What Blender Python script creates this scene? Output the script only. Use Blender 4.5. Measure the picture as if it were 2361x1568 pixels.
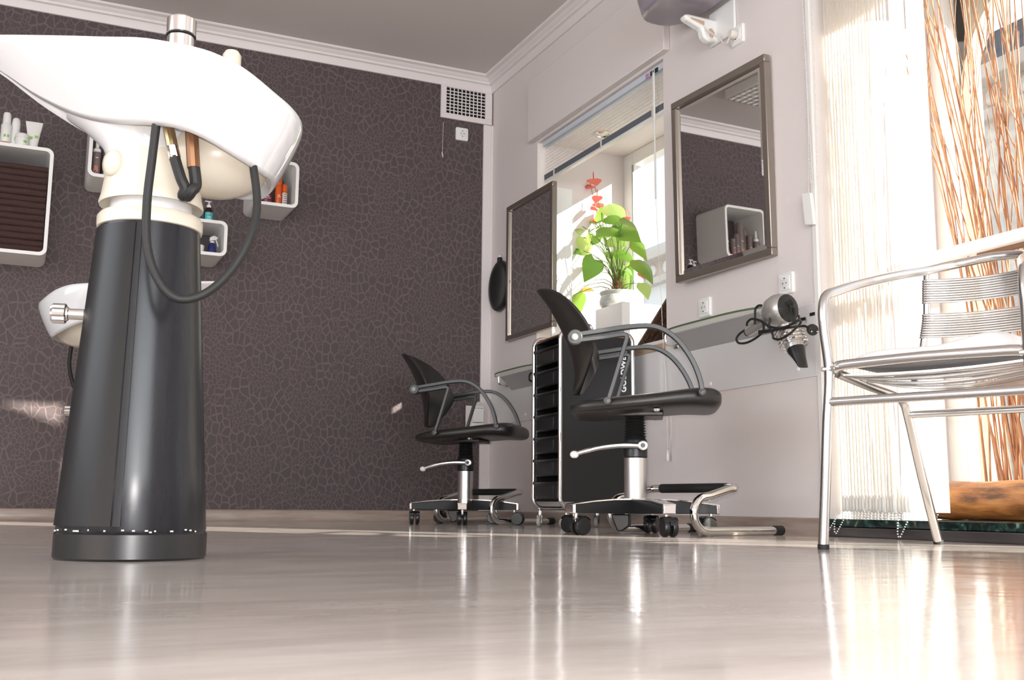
import bpy, bmesh, math, random
from mathutils import Vector, Matrix
random.seed(7)
for o in list(bpy.data.objects): bpy.data.objects.remove(o)
scene = bpy.context.scene
COL = scene.collection
PI = math.pi
def R(a): return math.radians(a)

# ------------------------------------------------------------ camera, light, exposure
W, D, H = 2.60, 5.95, 2.765            # right wall, dark back wall, ceiling
CAMH = 0.10
YAW, PITCH, ROLL, FPX = R(24.80114), R(8.73360), R(0.46805), 2470.44
fwd = Vector((math.sin(YAW)*math.cos(PITCH), math.cos(YAW)*math.cos(PITCH), math.sin(PITCH)))
rt = fwd.cross(Vector((0, 0, 1))).normalized(); up = rt.cross(fwd)
rt, up = math.cos(ROLL)*rt + math.sin(ROLL)*up, -math.sin(ROLL)*rt + math.cos(ROLL)*up
CAM = Vector((0, 0, CAMH))
cd = bpy.data.cameras.new('camera'); cam = bpy.data.objects.new('camera', cd); COL.objects.link(cam)
M = Matrix((rt, up, -fwd)).transposed().to_4x4(); M.translation = CAM
cam.matrix_world = M
cd.sensor_width = 36.0; cd.lens = 36.0*FPX/2361.0; cd.clip_start = 0.02; cd.clip_end = 200
scene.camera = cam
def at(px, py, X=None, Y=None, Z=None):
    """measured point of the photograph on a plane of the room"""
    d = rt*((px-1180.5)/FPX) - up*((py-784.0)/FPX) + fwd
    if X is not None: t = (X-CAM.x)/d.x
    elif Y is not None: t = (Y-CAM.y)/d.y
    else: t = (Z-CAM.z)/d.z
    return CAM + d*t

vs = scene.view_settings
vs.view_transform = 'Standard'; vs.look = 'None'; vs.exposure = 0.52; vs.gamma = 1.0; vs.use_curve_mapping = False

world = bpy.data.worlds.new('sky'); scene.world = world; world.use_nodes = True
wn = world.node_tree; wn.nodes.clear()
bg = wn.nodes.new('ShaderNodeBackground'); wo = wn.nodes.new('ShaderNodeOutputWorld')
sky = wn.nodes.new('ShaderNodeTexSky'); sky.sky_type = 'PREETHAM'
SUN = Vector((-0.57, 0.82, -0.367)).normalized()
sky.sun_direction = -SUN; sky.turbidity = 4.0
mixw = wn.nodes.new('ShaderNodeMixRGB'); mixw.inputs[0].default_value = 0.75
mixw.inputs[2].default_value = (0.80, 0.90, 1.0, 1)
wn.links.new(sky.outputs[0], mixw.inputs[1]); wn.links.new(mixw.outputs[0], bg.inputs[0])
bg.inputs[1].default_value = 1.2
wn.links.new(bg.outputs[0], wo.inputs[0])

def light(name, kind, energy, loc, color=(1, 1, 1), **k):
    l = bpy.data.lights.new(name, kind); l.energy = energy; l.color = color
    for a, b in k.items(): setattr(l, a, b)
    o = bpy.data.objects.new(name, l); o.location = loc; COL.objects.link(o); return o
s = light('sun', 'SUN', 12.0, (6, -4, 5), (1.0, 0.93, 0.82), angle=R(0.53))
s.rotation_euler = SUN.to_track_quat('-Z', 'Y').to_euler()
# the camera's own pop-up flash, just above the lens
fl = light('camera_flash', 'AREA', 12.5, CAM + up*0.078 + rt*0.012, (1.0, 0.965, 0.95), shape='RECTANGLE', size=0.05, size_y=0.03)
fl.rotation_euler = fwd.to_track_quat('-Z', 'Y').to_euler(); fl.data.spread = R(150)
# added fill lights set in invented openings, behind and left of the view
a = light('fill_rear', 'AREA', 135.0, (-0.2, -3.35, 1.45), (0.93, 0.96, 1.0), shape='RECTANGLE', size=3.6, size_y=1.9)
a.rotation_euler = Vector((0, 1, 0)).to_track_quat('-Z', 'Y').to_euler()
a = light('fill_left', 'AREA', 40.0, (-2.95, 2.0, 1.5), (0.93, 0.96, 1.0), shape='RECTANGLE', size=2.6, size_y=1.7)
a.rotation_euler = Vector((1, 0, 0)).to_track_quat('-Z', 'Y').to_euler()

# ------------------------------------------------------------ materials
MATS = {}
def mat(name, col, rough=0.5, metal=0.0, spec=0.5, bump=None, coat=0.0, vary=None, trans=0.0, emit=None, sss=0.0):
    if name in MATS: return MATS[name]
    m = bpy.data.materials.new(name); m.use_nodes = True
    nt = m.node_tree; b = nt.nodes['Principled BSDF']
    b.inputs['Base Color'].default_value = (*col, 1); b.inputs['Roughness'].default_value = rough
    b.inputs['Metallic'].default_value = metal; b.inputs['Specular IOR Level'].default_value = spec
    b.inputs['Coat Weight'].default_value = coat; b.inputs['Transmission Weight'].default_value = trans
    if emit: b.inputs['Emission Color'].default_value = (*emit[0], 1); b.inputs['Emission Strength'].default_value = emit[1]
    tc = nt.nodes.new('ShaderNodeTexCoord')
    if vary:                                   # (scale, amount[, stretch])
        n = nt.nodes.new('ShaderNodeTexNoise'); n.inputs['Scale'].default_value = vary[0]; n.inputs['Detail'].default_value = 4
        mp = nt.nodes.new('ShaderNodeMapping'); mp.inputs['Scale'].default_value = vary[2] if len(vary) > 2 else (1, 1, 1)
        nt.links.new(tc.outputs['Object'], mp.inputs[0]); nt.links.new(mp.outputs[0], n.inputs['Vector'])
        r = nt.nodes.new('ShaderNodeValToRGB'); a = vary[1]
        r.color_ramp.elements[0].position = 0.3; r.color_ramp.elements[1].position = 0.7
        r.color_ramp.elements[0].color = (*[c*(1-a) for c in col], 1); r.color_ramp.elements[1].color = (*[min(1, c*(1+a)) for c in col], 1)
        nt.links.new(n.outputs[0], r.inputs[0]); nt.links.new(r.outputs[0], b.inputs['Base Color'])
    if bump:                                   # (scale, strength, distance)
        n = nt.nodes.new('ShaderNodeTexNoise'); n.inputs['Scale'].default_value = bump[0]; n.inputs['Detail'].default_value = 3
        bp = nt.nodes.new('ShaderNodeBump'); bp.inputs['Strength'].default_value = bump[1]; bp.inputs['Distance'].default_value = bump[2]
        nt.links.new(tc.outputs['Object'], n.inputs['Vector'])
        nt.links.new(n.outputs[0], bp.inputs['Height']); nt.links.new(bp.outputs[0], b.inputs['Normal'])
    MATS[name] = m; return m

def wallpaper():
    m = bpy.data.materials.new('dark_pebble_wallpaper'); m.use_nodes = True; nt = m.node_tree; b = nt.nodes['Principled BSDF']
    N = nt.nodes.new; L = nt.links.new
    tc = N('ShaderNodeTexCoord'); mp = N('ShaderNodeMapping'); mp.inputs['Scale'].default_value = (1.0, 1.0, 0.72)
    nz = N('ShaderNodeTexNoise'); nz.inputs['Scale'].default_value = 9.0
    L(tc.outputs['Object'], mp.inputs[0]); L(tc.outputs['Object'], nz.inputs['Vector'])
    def vor(scale):
        w = N('ShaderNodeTexVoronoi'); w.feature = 'DISTANCE_TO_EDGE'; w.voronoi_dimensions = '2D'
        w.inputs['Scale'].default_value = scale
        return w
    sx = N('ShaderNodeSeparateXYZ'); L(mp.outputs[0], sx.inputs[0])
    # slight warp so that the cells are pebbles, not straight polygons
    nw = N('ShaderNodeTexNoise'); nw.inputs['Scale'].default_value = 22.0; L(tc.outputs['Object'], nw.inputs['Vector'])
    sn = N('ShaderNodeSeparateColor'); L(nw.outputs['Color'], sn.inputs[0])
    def warp(a, n):
        q = N('ShaderNodeMath'); q.operation = 'MULTIPLY_ADD'; q.inputs[1].default_value = 0.022
        L(n, q.inputs[0]); L(a, q.inputs[2]); return q
    cx = N('ShaderNodeCombineXYZ'); L(warp(sx.outputs[0], sn.outputs[0]).outputs[0], cx.inputs[0]); L(warp(sx.outputs[2], sn.outputs[1]).outputs[0], cx.inputs[1])
    v1, v2 = vor(26.0), vor(52.0)
    L(cx.outputs[0], v1.inputs['Vector']); L(cx.outputs[0], v2.inputs['Vector'])
    e = []
    for v, k in ((v1, 0.11), (v2, 0.12)):
        mr = N('ShaderNodeMapRange'); mr.inputs['From Min'].default_value = k*0.45; mr.inputs['From Max'].default_value = k*1.25; mr.interpolation_type = 'SMOOTHSTEP'
        L(v.outputs['Distance'], mr.inputs['Value']); e.append(mr)
    sel = N('ShaderNodeMapRange'); sel.inputs['From Min'].default_value = 0.50; sel.inputs['From Max'].default_value = 0.56; L(nz.outputs[0], sel.inputs['Value'])
    mx = N('ShaderNodeMix'); mx.data_type = 'FLOAT'; L(sel.outputs[0], mx.inputs[0]); L(e[0].outputs[0], mx.inputs[2]); L(e[1].outputs[0], mx.inputs[3])
    cr = N('ShaderNodeMix'); cr.data_type = 'RGBA'; L(mx.outputs[0], cr.inputs[0])
    cr.inputs[6].default_value = (0.135, 0.100, 0.099, 1); cr.inputs[7].default_value = (0.078, 0.061, 0.063, 1)
    L(cr.outputs[2], b.inputs['Base Color'])
    bp = N('ShaderNodeBump'); bp.inputs['Strength'].default_value = 0.35; bp.inputs['Distance'].default_value = 0.003; bp.invert = True
    L(mx.outputs[0], bp.inputs['Height']); L(bp.outputs[0], b.inputs['Normal'])
    b.inputs['Roughness'].default_value = 0.62; b.inputs['Specular IOR Level'].default_value = 0.35
    return m

def floor_mat():
    m = bpy.data.materials.new('beige_streaked_vinyl'); m.use_nodes = True; nt = m.node_tree; b = nt.nodes['Principled BSDF']
    N = nt.nodes.new; L = nt.links.new
    tc = N('ShaderNodeTexCoord'); mp = N('ShaderNodeMapping'); mp.inputs['Scale'].default_value = (1.2, 5.0, 1); L(tc.outputs['Object'], mp.inputs[0])
    n = N('ShaderNodeTexNoise'); n.inputs['Scale'].default_value = 2.2; n.inputs['Detail'].default_value = 6; n.inputs['Roughness'].default_value = 0.62; L(mp.outputs[0], n.inputs['Vector'])
    r = N('ShaderNodeValToRGB'); r.color_ramp.elements[0].position = 0.30; r.color_ramp.elements[1].position = 0.72
    r.color_ramp.elements[0].color = (0.43, 0.380, 0.342, 1); r.color_ramp.elements[1].color = (0.59, 0.54, 0.50, 1)
    L(n.outputs[0], r.inputs[0]); L(r.outputs[0], b.inputs['Base Color'])
    n2 = N('ShaderNodeTexNoise'); n2.inputs['Scale'].default_value = 6.0; n2.inputs['Detail'].default_value = 5; L(tc.outputs['Object'], n2.inputs['Vector'])
    mr = N('ShaderNodeMapRange'); mr.inputs['To Min'].default_value = 0.05; mr.inputs['To Max'].default_value = 0.19; L(n2.outputs[0], mr.inputs['Value']); L(mr.outputs[0], b.inputs['Roughness'])
    n3 = N('ShaderNodeTexNoise'); n3.inputs['Scale'].default_value = 14.0; L(tc.outputs['Object'], n3.inputs['Vector'])
    bp = N('ShaderNodeBump'); bp.inputs['Strength'].default_value = 0.05; bp.inputs['Distance'].default_value = 0.01; L(n3.outputs[0], bp.inputs['Height']); L(bp.outputs[0], b.inputs['Normal'])
    b.inputs['Specular IOR Level'].default_value = 0.75
    return m

def glass_mat(name, tint, gloss=0.08):
    m = bpy.data.materials.new(name); m.use_nodes = True; nt = m.node_tree; nt.nodes.clear()
    o = nt.nodes.new('ShaderNodeOutputMaterial'); t = nt.nodes.new('ShaderNodeBsdfTransparent'); g = nt.nodes.new('ShaderNodeBsdfGlossy')
    t.inputs[0].default_value = (*tint, 1); g.inputs['Roughness'].default_value = 0.02
    x = nt.nodes.new('ShaderNodeMixShader'); x.inputs[0].default_value = gloss
    nt.links.new(t.outputs[0], x.inputs[1]); nt.links.new(g.outputs[0], x.inputs[2]); nt.links.new(x.outputs[0], o.inputs[0]); return m

def leafy(name, col, tr):
    m = bpy.data.materials.new(name); m.use_nodes = True; nt = m.node_tree; b = nt.nodes['Principled BSDF']
    b.inputs['Base Color'].default_value = (*col, 1); b.inputs['Roughness'].default_value = 0.38
    t = nt.nodes.new('ShaderNodeBsdfTranslucent'); t.inputs[0].default_value = (*tr, 1)
    x = nt.nodes.new('ShaderNodeMixShader'); x.inputs[0].default_value = 0.5
    nt.links.new(b.outputs[0], x.inputs[1]); nt.links.new(t.outputs[0], x.inputs[2]); nt.links.new(x.outputs[0], nt.nodes['Material Output'].inputs[0]); return m

def sheer(name, col):
    m = bpy.data.materials.new(name); m.use_nodes = True; nt = m.node_tree; nt.nodes.clear(); N = nt.nodes.new
    o = N('ShaderNodeOutputMaterial'); d = N('ShaderNodeBsdfDiffuse'); t = N('ShaderNodeBsdfTranslucent'); c = N('ShaderNodeBsdfTransparent')
    d.inputs[0].default_value = (*col, 1); t.inputs[0].default_value = (*col, 1)
    a = N('ShaderNodeMixShader'); a.inputs[0].default_value = .6; b = N('ShaderNodeMixShader'); b.inputs[0].default_value = .24
    nt.links.new(d.outputs[0], a.inputs[1]); nt.links.new(t.outputs[0], a.inputs[2]); nt.links.new(a.outputs[0], b.inputs[1]); nt.links.new(c.outputs[0], b.inputs[2]); nt.links.new(b.outputs[0], o.inputs[0]); return m

def wood_log():
    m = bpy.data.materials.new('peeled_log'); m.use_nodes = True; nt = m.node_tree; b = nt.nodes['Principled BSDF']; N = nt.nodes.new; L = nt.links.new
    tc = N('ShaderNodeTexCoord'); mp = N('ShaderNodeMapping'); mp.inputs['Scale'].default_value = (16, 3.2, 16); L(tc.outputs['Object'], mp.inputs[0])
    n = N('ShaderNodeTexNoise'); n.inputs['Scale'].default_value = 1.6; n.inputs['Detail'].default_value = 7; n.inputs['Roughness'].default_value = 0.6; L(mp.outputs[0], n.inputs['Vector'])
    r = N('ShaderNodeValToRGB'); cr = r.color_ramp
    cr.elements[0].position = 0.36; cr.elements[0].color = (0.10, 0.035, 0.012, 1); cr.elements[1].position = 0.66; cr.elements[1].color = (0.62, 0.30, 0.10, 1)
    e = cr.elements.new(0.5); e.color = (0.40, 0.155, 0.045, 1)
    L(n.outputs[0], r.inputs[0]); L(r.outputs[0], b.inputs['Base Color']); b.inputs['Roughness'].default_value = 0.45
    bp = N('ShaderNodeBump'); bp.inputs['Strength'].default_value = 0.3; bp.inputs['Distance'].default_value = 0.004; L(n.outputs[0], bp.inputs['Height']); L(bp.outputs[0], b.inputs['Normal']); return m

def marble():
    m = bpy.data.materials.new('green_marble'); m.use_nodes = True; nt = m.node_tree; b = nt.nodes['Principled BSDF']; N = nt.nodes.new; L = nt.links.new
    tc = N('ShaderNodeTexCoord'); n = N('ShaderNodeTexNoise'); n.inputs['Scale'].default_value = 14; n.inputs['Detail'].default_value = 8; n.inputs['Distortion'].default_value = 1.6; L(tc.outputs['Object'], n.inputs['Vector'])
    r = N('ShaderNodeValToRGB'); cr = r.color_ramp; cr.elements[0].position = 0.46; cr.elements[0].color = (0.006, 0.014, 0.012, 1)
    cr.elements[1].position = 0.72; cr.elements[1].color = (0.22, 0.33, 0.28, 1); e = cr.elements.new(0.58); e.color = (0.018, 0.05, 0.042, 1)
    L(n.outputs[0], r.inputs[0]); L(r.outputs[0], b.inputs['Base Color']); b.inputs['Roughness'].default_value = 0.12; return m

def grain(name, c1, c2, scale, rough=0.5):
    m = bpy.data.materials.new(name); m.use_nodes = True; nt = m.node_tree; b = nt.nodes['Principled BSDF']; N = nt.nodes.new; L = nt.links.new
    tc = N('ShaderNodeTexCoord'); mp = N('ShaderNodeMapping'); mp.inputs['Scale'].default_value = scale; L(tc.outputs['Object'], mp.inputs[0])
    n = N('ShaderNodeTexNoise'); n.inputs['Scale'].default_value = 2; n.inputs['Detail'].default_value = 5; L(mp.outputs[0], n.inputs['Vector'])
    r = N('ShaderNodeValToRGB'); r.color_ramp.elements[0].position = .35; r.color_ramp.elements[1].position = .65
    r.color_ramp.elements[0].color = (*c1, 1); r.color_ramp.elements[1].color = (*c2, 1)
    L(n.outputs[0], r.inputs[0]); L(r.outputs[0], b.inputs['Base Color']); b.inputs['Roughness'].default_value = rough; return m

m_dark = wallpaper(); m_floor = floor_mat()
m_wall = mat('pale_mauve_woodchip_wall', (0.72, 0.665, 0.648), 0.75, bump=(260, 0.22, 0.002), vary=(1.3, 0.03))
m_wall2 = mat('pale_textured_reveal', (0.70, 0.66, 0.65), 0.8, bump=(90, 0.3, 0.004))
m_ceil = mat('matt_ceiling', (0.62, 0.575, 0.555), 0.85, bump=(220, 0.12, 0.001))
m_trim = mat('white_trim_paint', (0.76, 0.71, 0.70), 0.5)
m_white = mat('white_lacquer', (0.80, 0.79, 0.77), 0.3)
m_whitepl = mat('white_plastic', (0.82, 0.82, 0.80), 0.3)
m_base = grain('brown_vinyl_skirting', (0.30, 0.235, 0.195), (0.40, 0.325, 0.275), (3, 3, 30), 0.3)
m_panel = mat('grey_white_gloss_panel', (0.70, 0.69, 0.69), 0.18)
m_black = mat('black_plastic', (0.012, 0.012, 0.013), 0.32)
m_blacks = mat('black_satin_plastic', (0.014, 0.014, 0.015), 0.36, spec=0.3)
m_leath = mat('black_leatherette', (0.016, 0.014, 0.013), 0.34, bump=(420, 0.12, 0.001))
m_rubber = mat('black_rubber', (0.012, 0.012, 0.012), 0.6)
m_chrome = mat('chrome', (0.80, 0.78, 0.76), 0.08, 1.0)
m_alu = mat('brushed_aluminium', (0.74, 0.73, 0.72), 0.30, 1.0)
m_alup = mat('polished_aluminium_tube', (0.62, 0.61, 0.60), 0.22, 1.0)
m_silver = mat('silver_paint', (0.62, 0.60, 0.58), 0.28, 0.75)
m_frame = mat('bronze_silver_frame', (0.36, 0.32, 0.28), 0.32, 0.85)
m_mirror = mat('mirror_silver', (0.90, 0.90, 0.89), 0.015, 1.0)
m_ceramic = mat('white_ceramic', (0.66, 0.66, 0.668), 0.10, coat=0.3)
m_cream = mat('cream_plastic', (0.64, 0.585, 0.485), 0.28)
m_brass = mat('brass_fitting', (0.42, 0.30, 0.16), 0.35, 0.9)
m_copper = mat('copper_pipe', (0.30, 0.15, 0.08), 0.4, 0.8)
m_pedestal = mat('black_pedestal_shell', (0.010, 0.011, 0.014), 0.27, spec=0.38, vary=(5, 0.35, (8, 8, 1)))
m_scuff = mat('white_scuff', (0.7, 0.68, 0.64), 0.8)
m_glass = glass_mat('window_glass', (0.97, 0.98, 0.98), 0.05)
m_shelfglass = glass_mat('shelf_glass', (0.93, 0.95, 0.93), 0.05)
m_gedge = mat('green_glass_edge', (0.10, 0.14, 0.07), 0.2)
m_arm = mat('grey_black_armrest', (0.055, 0.058, 0.058), 0.33)
m_grey = mat('grey_plastic', (0.30, 0.31, 0.32), 0.4)
m_slatshade = mat('blue_grey_slat', (0.20, 0.23, 0.26), 0.5)  # stacked white slats, their shade put into this blue-grey
m_blind = sheer('cream_blind_fabric', (0.90, 0.88, 0.84))
m_twig = grain('willow_twig', (0.36, 0.155, 0.07), (0.58, 0.30, 0.16), (40, 40, 6), 0.5)
m_stem = leafy('green_stem', (0.16, 0.25, 0.05), (0.25, 0.35, 0.08))
m_leaf = [leafy('leaf_green', (0.12, 0.27, 0.045), (0.42, 0.62, 0.10)), leafy('leaf_dark', (0.06, 0.17, 0.03), (0.22, 0.42, 0.06)), leafy('leaf_light', (0.26, 0.42, 0.12), (0.60, 0.75, 0.25)), leafy('leaf_yellow', (0.55, 0.38, 0.04), (0.8, 0.6, 0.1))]
m_spathe = leafy('red_spathe', (0.62, 0.08, 0.07), (0.85, 0.25, 0.2))
m_soil = mat('dry_moss', (0.18, 0.075, 0.04), 0.9, vary=(40, 0.5))
m_log = wood_log(); m_marble = marble()
m_stone = mat('dark_stone', (0.055, 0.048, 0.048), 0.6, vary=(9, 0.5, (1, 0.4, 4)))
m_dwood = grain('dark_ribbed_wood', (0.035, 0.018, 0.012), (0.14, 0.075, 0.05), (60, 60, 3), 0.55)
m_towel = mat('dark_brown_towel', (0.055, 0.026, 0.022), 0.95, bump=(300, 0.6, 0.004))
m_shade = mat('violet_grey_translucent_shade', (0.34, 0.30, 0.35), 0.2, trans=0.15)
m_cork = mat('tan_underside', (0.55, 0.40, 0.28), 0.6)
m_cable = mat('white_cable', (0.72, 0.66, 0.60), 0.5)

# ------------------------------------------------------------ mesh helpers
class MB:
    def __init__(s): s.v = []; s.f = []
    def add(s, vs, fs):
        n = len(s.v); s.v += [tuple(v) for v in vs]; s.f += [tuple(i+n for i in f) for f in fs]; return s
    def box(s, x0, x1, y0, y1, z0, z1):
        return s.add([(x0,y0,z0),(x1,y0,z0),(x1,y1,z0),(x0,y1,z0),(x0,y0,z1),(x1,y0,z1),(x1,y1,z1),(x0,y1,z1)],
                     [(0,3,2,1),(4,5,6,7),(0,1,5,4),(1,2,6,5),(2,3,7,6),(3,0,4,7)])
    def cube(s, c, sz): return s.box(c[0]-sz[0]/2, c[0]+sz[0]/2, c[1]-sz[1]/2, c[1]+sz[1]/2, c[2]-sz[2]/2, c[2]+sz[2]/2)
    def rings(s, rs, cap=True, close=True):
        n = len(s.v); k = len(rs[0])
        for r in rs: s.v += [tuple(p) for p in r]
        for i in range(len(rs)-1):
            for j in range(k if close else k-1):
                a = n+i*k+j; b = n+i*k+(j+1) % k
                s.f.append((a, b, b+k, a+k))
        if cap and close:
            s.f.append(tuple(n+j for j in range(k-1, -1, -1))); e = n+(len(rs)-1)*k; s.f.append(tuple(e+j for j in range(k)))
        return s
    def tube(s, pts, r, seg=10, cap=True):
        P = [Vector(p) for p in pts]; n = len(P); rs = []
        t = (P[1]-P[0]).normalized(); ref = Vector((0, 0, 1)) if abs(t.z) < 0.9 else Vector((1, 0, 0))
        nrm = (ref - t*ref.dot(t)).normalized()
        for i in range(n):
            t = (P[min(i+1, n-1)]-P[max(i-1, 0)]).normalized()
            nrm = (nrm - t*nrm.dot(t)).normalized(); bi = t.cross(nrm)
            rr = r[i] if isinstance(r, (list, tuple)) else r
            rs.append([P[i] + (nrm*math.cos(2*PI*j/seg) + bi*math.sin(2*PI*j/seg))*rr for j in range(seg)])
        return s.rings(rs, cap)
    def ribbon(s, pts, w, h, side):
        """flat bar along pts: w along side vector, h across"""
        P = [Vector(p) for p in pts]; n = len(P); side = Vector(side).normalized(); rs = []
        for i in range(n):
            t = (P[min(i+1, n-1)]-P[max(i-1, 0)]).normalized(); u = t.cross(side).normalized()
            c = P[i]; b = 0.3
            rs.append([c+side*(w/2*sx)+u*(h/2*sy) for sx, sy in ((-1,-1+b),(-1+b,-1),(1-b,-1),(1,-1+b),(1,1-b),(1-b,1),(-1+b,1),(-1,1-b))])
        return s.rings(rs)
    def lathe(s, prof, seg=24, c=(0, 0, 0), axis='Z', cap=True):
        rs = []
        for r, z in prof:
            ring = []
            for j in range(seg):
                a = 2*PI*j/seg; x, y = r*math.cos(a), r*math.sin(a)
                p = {'Z': (x, y, z), 'X': (z, x, y), 'Y': (y, z, x)}[axis]
                ring.append((p[0]+c[0], p[1]+c[1], p[2]+c[2]))
            rs.append(ring)
        return s.rings(rs, cap)
    def prism(s, poly, z0, z1, fn=None):
        fn = fn or (lambda a, b, z: (a, b, z)); k = len(poly)
        return s.rings([[fn(a, b, z0) for a, b in poly], [fn(a, b, z1) for a, b in poly]])
    def sphere(s, c, r, sc=(1, 1, 1), seg=14, rg=9):
        rs = []
        for i in range(1, rg):
            ph = PI*i/rg - PI/2
            rs.append([(c[0]+r*sc[0]*math.cos(ph)*math.cos(2*PI*j/seg), c[1]+r*sc[1]*math.cos(ph)*math.sin(2*PI*j/seg), c[2]+r*sc[2]*math.sin(ph)) for j in range(seg)])
        return s.rings(rs)
    def xf(s, m): s.v = [tuple(m @ Vector(v)) for v in s.v]; return s
    def mesh(s, name, mt, smooth=35):
        me = bpy.data.meshes.new(name); me.from_pydata(s.v, [], s.f)
        bm = bmesh.new(); bm.from_mesh(me); bmesh.ops.recalc_face_normals(bm, faces=bm.faces); bm.to_mesh(me); bm.free()
        if smooth:
            me.polygons.foreach_set('use_smooth', [True]*len(me.polygons)); me.set_sharp_from_angle(angle=R(smooth))
        me.materials.append(mt); return me
    def obj(s, name, mt, parent=None, smooth=35, loc=None, rot=None, bevel=0, bseg=2, subsurf=0):
        o = bpy.data.objects.new(name, s.mesh(name, mt, smooth)); COL.objects.link(o)
        if parent: o.parent = parent
        if loc: o.location = loc
        if rot: o.rotation_euler = rot
        if bevel:
            b = o.modifiers.new('bevel', 'BEVEL'); b.width = bevel; b.segments = bseg; b.limit_method = 'ANGLE'; b.angle_limit = R(40)
        if subsurf:
            b = o.modifiers.new('sub', 'SUBSURF'); b.levels = subsurf; b.render_levels = subsurf
        return o
def tag(o, label, cat, group=None, kind=None):
    o['label'] = label; o['category'] = cat
    if group: o['group'] = group
    if kind: o['kind'] = kind
    return o
def thing(name, label, cat, loc=(0, 0, 0), rz=0, group=None):
    o = bpy.data.objects.new(name, None); o.empty_display_size = 0.05; COL.objects.link(o)
    o.location = loc; o.rotation_euler = (0, 0, rz); return tag(o, label, cat, group)
def struct(o): o['kind'] = 'structure'; return o
def copy_tree(o, parent=None):
    c = o.copy(); COL.objects.link(c); c.parent = parent
    for ch in list(o.children): copy_tree(ch, c)
    return c
def arc(c, r, a0, a1, n, f):
    return [f(c[0]+r*math.cos(R(a0+(a1-a0)*i/n)), c[1]+r*math.sin(R(a0+(a1-a0)*i/n))) for i in range(n+1)]
def smooth_path(pts, n=6):
    P = [Vector(p) for p in pts]; out = []
    for i in range(len(P)-1):
        p0 = P[max(i-1, 0)]; p1 = P[i]; p2 = P[i+1]; p3 = P[min(i+2, len(P)-1)]
        for k in range(n):
            t = k/n
            out.append(0.5*((2*p1)+(p2-p0)*t+(2*p0-5*p1+4*p2-p3)*t*t+(3*p1-p0-3*p2+p3)*t**3))
    out.append(P[-1]); return out
def rrect(w, h, r, n=5):
    out = []
    for cx, cy, a in ((w/2-r, h/2-r, 0), (-w/2+r, h/2-r, 90), (-w/2+r, -h/2+r, 180), (w/2-r, -h/2+r, 270)):
        out += [(cx+r*math.cos(R(a+90*i/n)), cy+r*math.sin(R(a+90*i/n))) for i in range(n+1)]
    return out
def text_obj(s, size, mt, parent, m, name='lettering', ext=0.0006, bold=0.0):
    c = bpy.data.curves.new(name, 'FONT'); c.body = s; c.size = size; c.extrude = ext; c.align_x = 'CENTER'; c.align_y = 'CENTER'; c.offset = bold; c.resolution_u = 3; c.space_character = 1.08
    t = bpy.data.objects.new('tmp_text', c); COL.objects.link(t)
    dg = bpy.context.evaluated_depsgraph_get(); me = bpy.data.meshes.new_from_object(t.evaluated_get(dg))
    bpy.data.objects.remove(t); bpy.data.curves.remove(c)
    me.transform(m); me.materials.clear(); me.materials.append(mt)
    o = bpy.data.objects.new(name, me); COL.objects.link(o); o.parent = parent; return o

# ------------------------------------------------------------ the room
XL, YF, TH = -3.0, -3.4, 0.62
XO = W+TH                                 # outer face of the thick street wall
struct(MB().box(XL-.2, XO+.05, YF-.2, D+.2, -0.1, 0).obj('floor', m_floor, smooth=0))
struct(MB().box(XL-.2, XO, YF-.2, D+.2, H, H+.1).obj('ceiling', m_ceil, smooth=0))
struct(MB().box(XL-.2, XO, D, D+.2, 0, H).obj('wall_back', m_dark, smooth=0))
WY0, WY1, WZ0, WZ1 = 3.985, 5.30, 0.815, 2.15     # small window opening
BY = 2.99                                         # end of the wall, start of the shop-window bay
mb = MB()
mb.box(W, XO, WY1, D, 0, H).box(W, XO, WY0, WY1, 0, WZ0).box(W, XO, WY0, WY1, WZ1, H).box(W, XO, BY, WY0, 0, H)
mb.box(W, XO, 1.90, BY, 2.40, H).box(W, W+.12, YF, .92, 0, H).box(W, W+.12, .92, 1.93, 2.15, H)
mb.prism([(W, 1.93), (W, 1.97), (XO, 1.66), (XO, 1.08)], 0, 2.40)  # unseen slanted pier, added to keep the sun off the floor beyond the strip
wall_r = struct(mb.obj('wall_right', m_wall, smooth=0))
mb = MB(); wx0, wx1 = -2.0, 1.6
mb.box(XL, wx0, YF-.15, YF, 0, H).box(wx1, XO, YF-.15, YF, 0, H).box(wx0, wx1, YF-.15, YF, 0, .5).box(wx0, wx1, YF-.15, YF, 2.4, H)
struct(mb.obj('wall_front', m_wall, smooth=0))
mb = MB()
mb.box(XL-.15, XL, YF, .7, 0, H).box(XL-.15, XL, 3.3, D, 0, H).box(XL-.15, XL, .7, 3.3, 0, .65).box(XL-.15, XL, .7, 3.3, 2.35, H)
struct(mb.obj('wall_left', m_wall, smooth=0))

# skirting
def skirt(name, p0, p1, inward):
    p0, p1, iw = Vector(p0), Vector(p1), Vector(inward)
    prof = [(0, 0), (0.030, 0), (0.020, 0.006), (0.012, 0.014), (0.010, 0.024), (0.010, 0.054), (0.007, 0.060), (0, 0.062)]
    f = lambda p: [tuple(p + iw*a + Vector((0, 0, b))) for a, b in prof]
    return struct(MB().rings([f(p0), f(p1)]).obj(name, m_base, smooth=50))
skirt('baseboard_back', (XL, D, 0), (W, D, 0), (0, -1, 0))
skirt('baseboard_right', (W, BY, 0), (W, D, 0), (-1, 0, 0))
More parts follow.
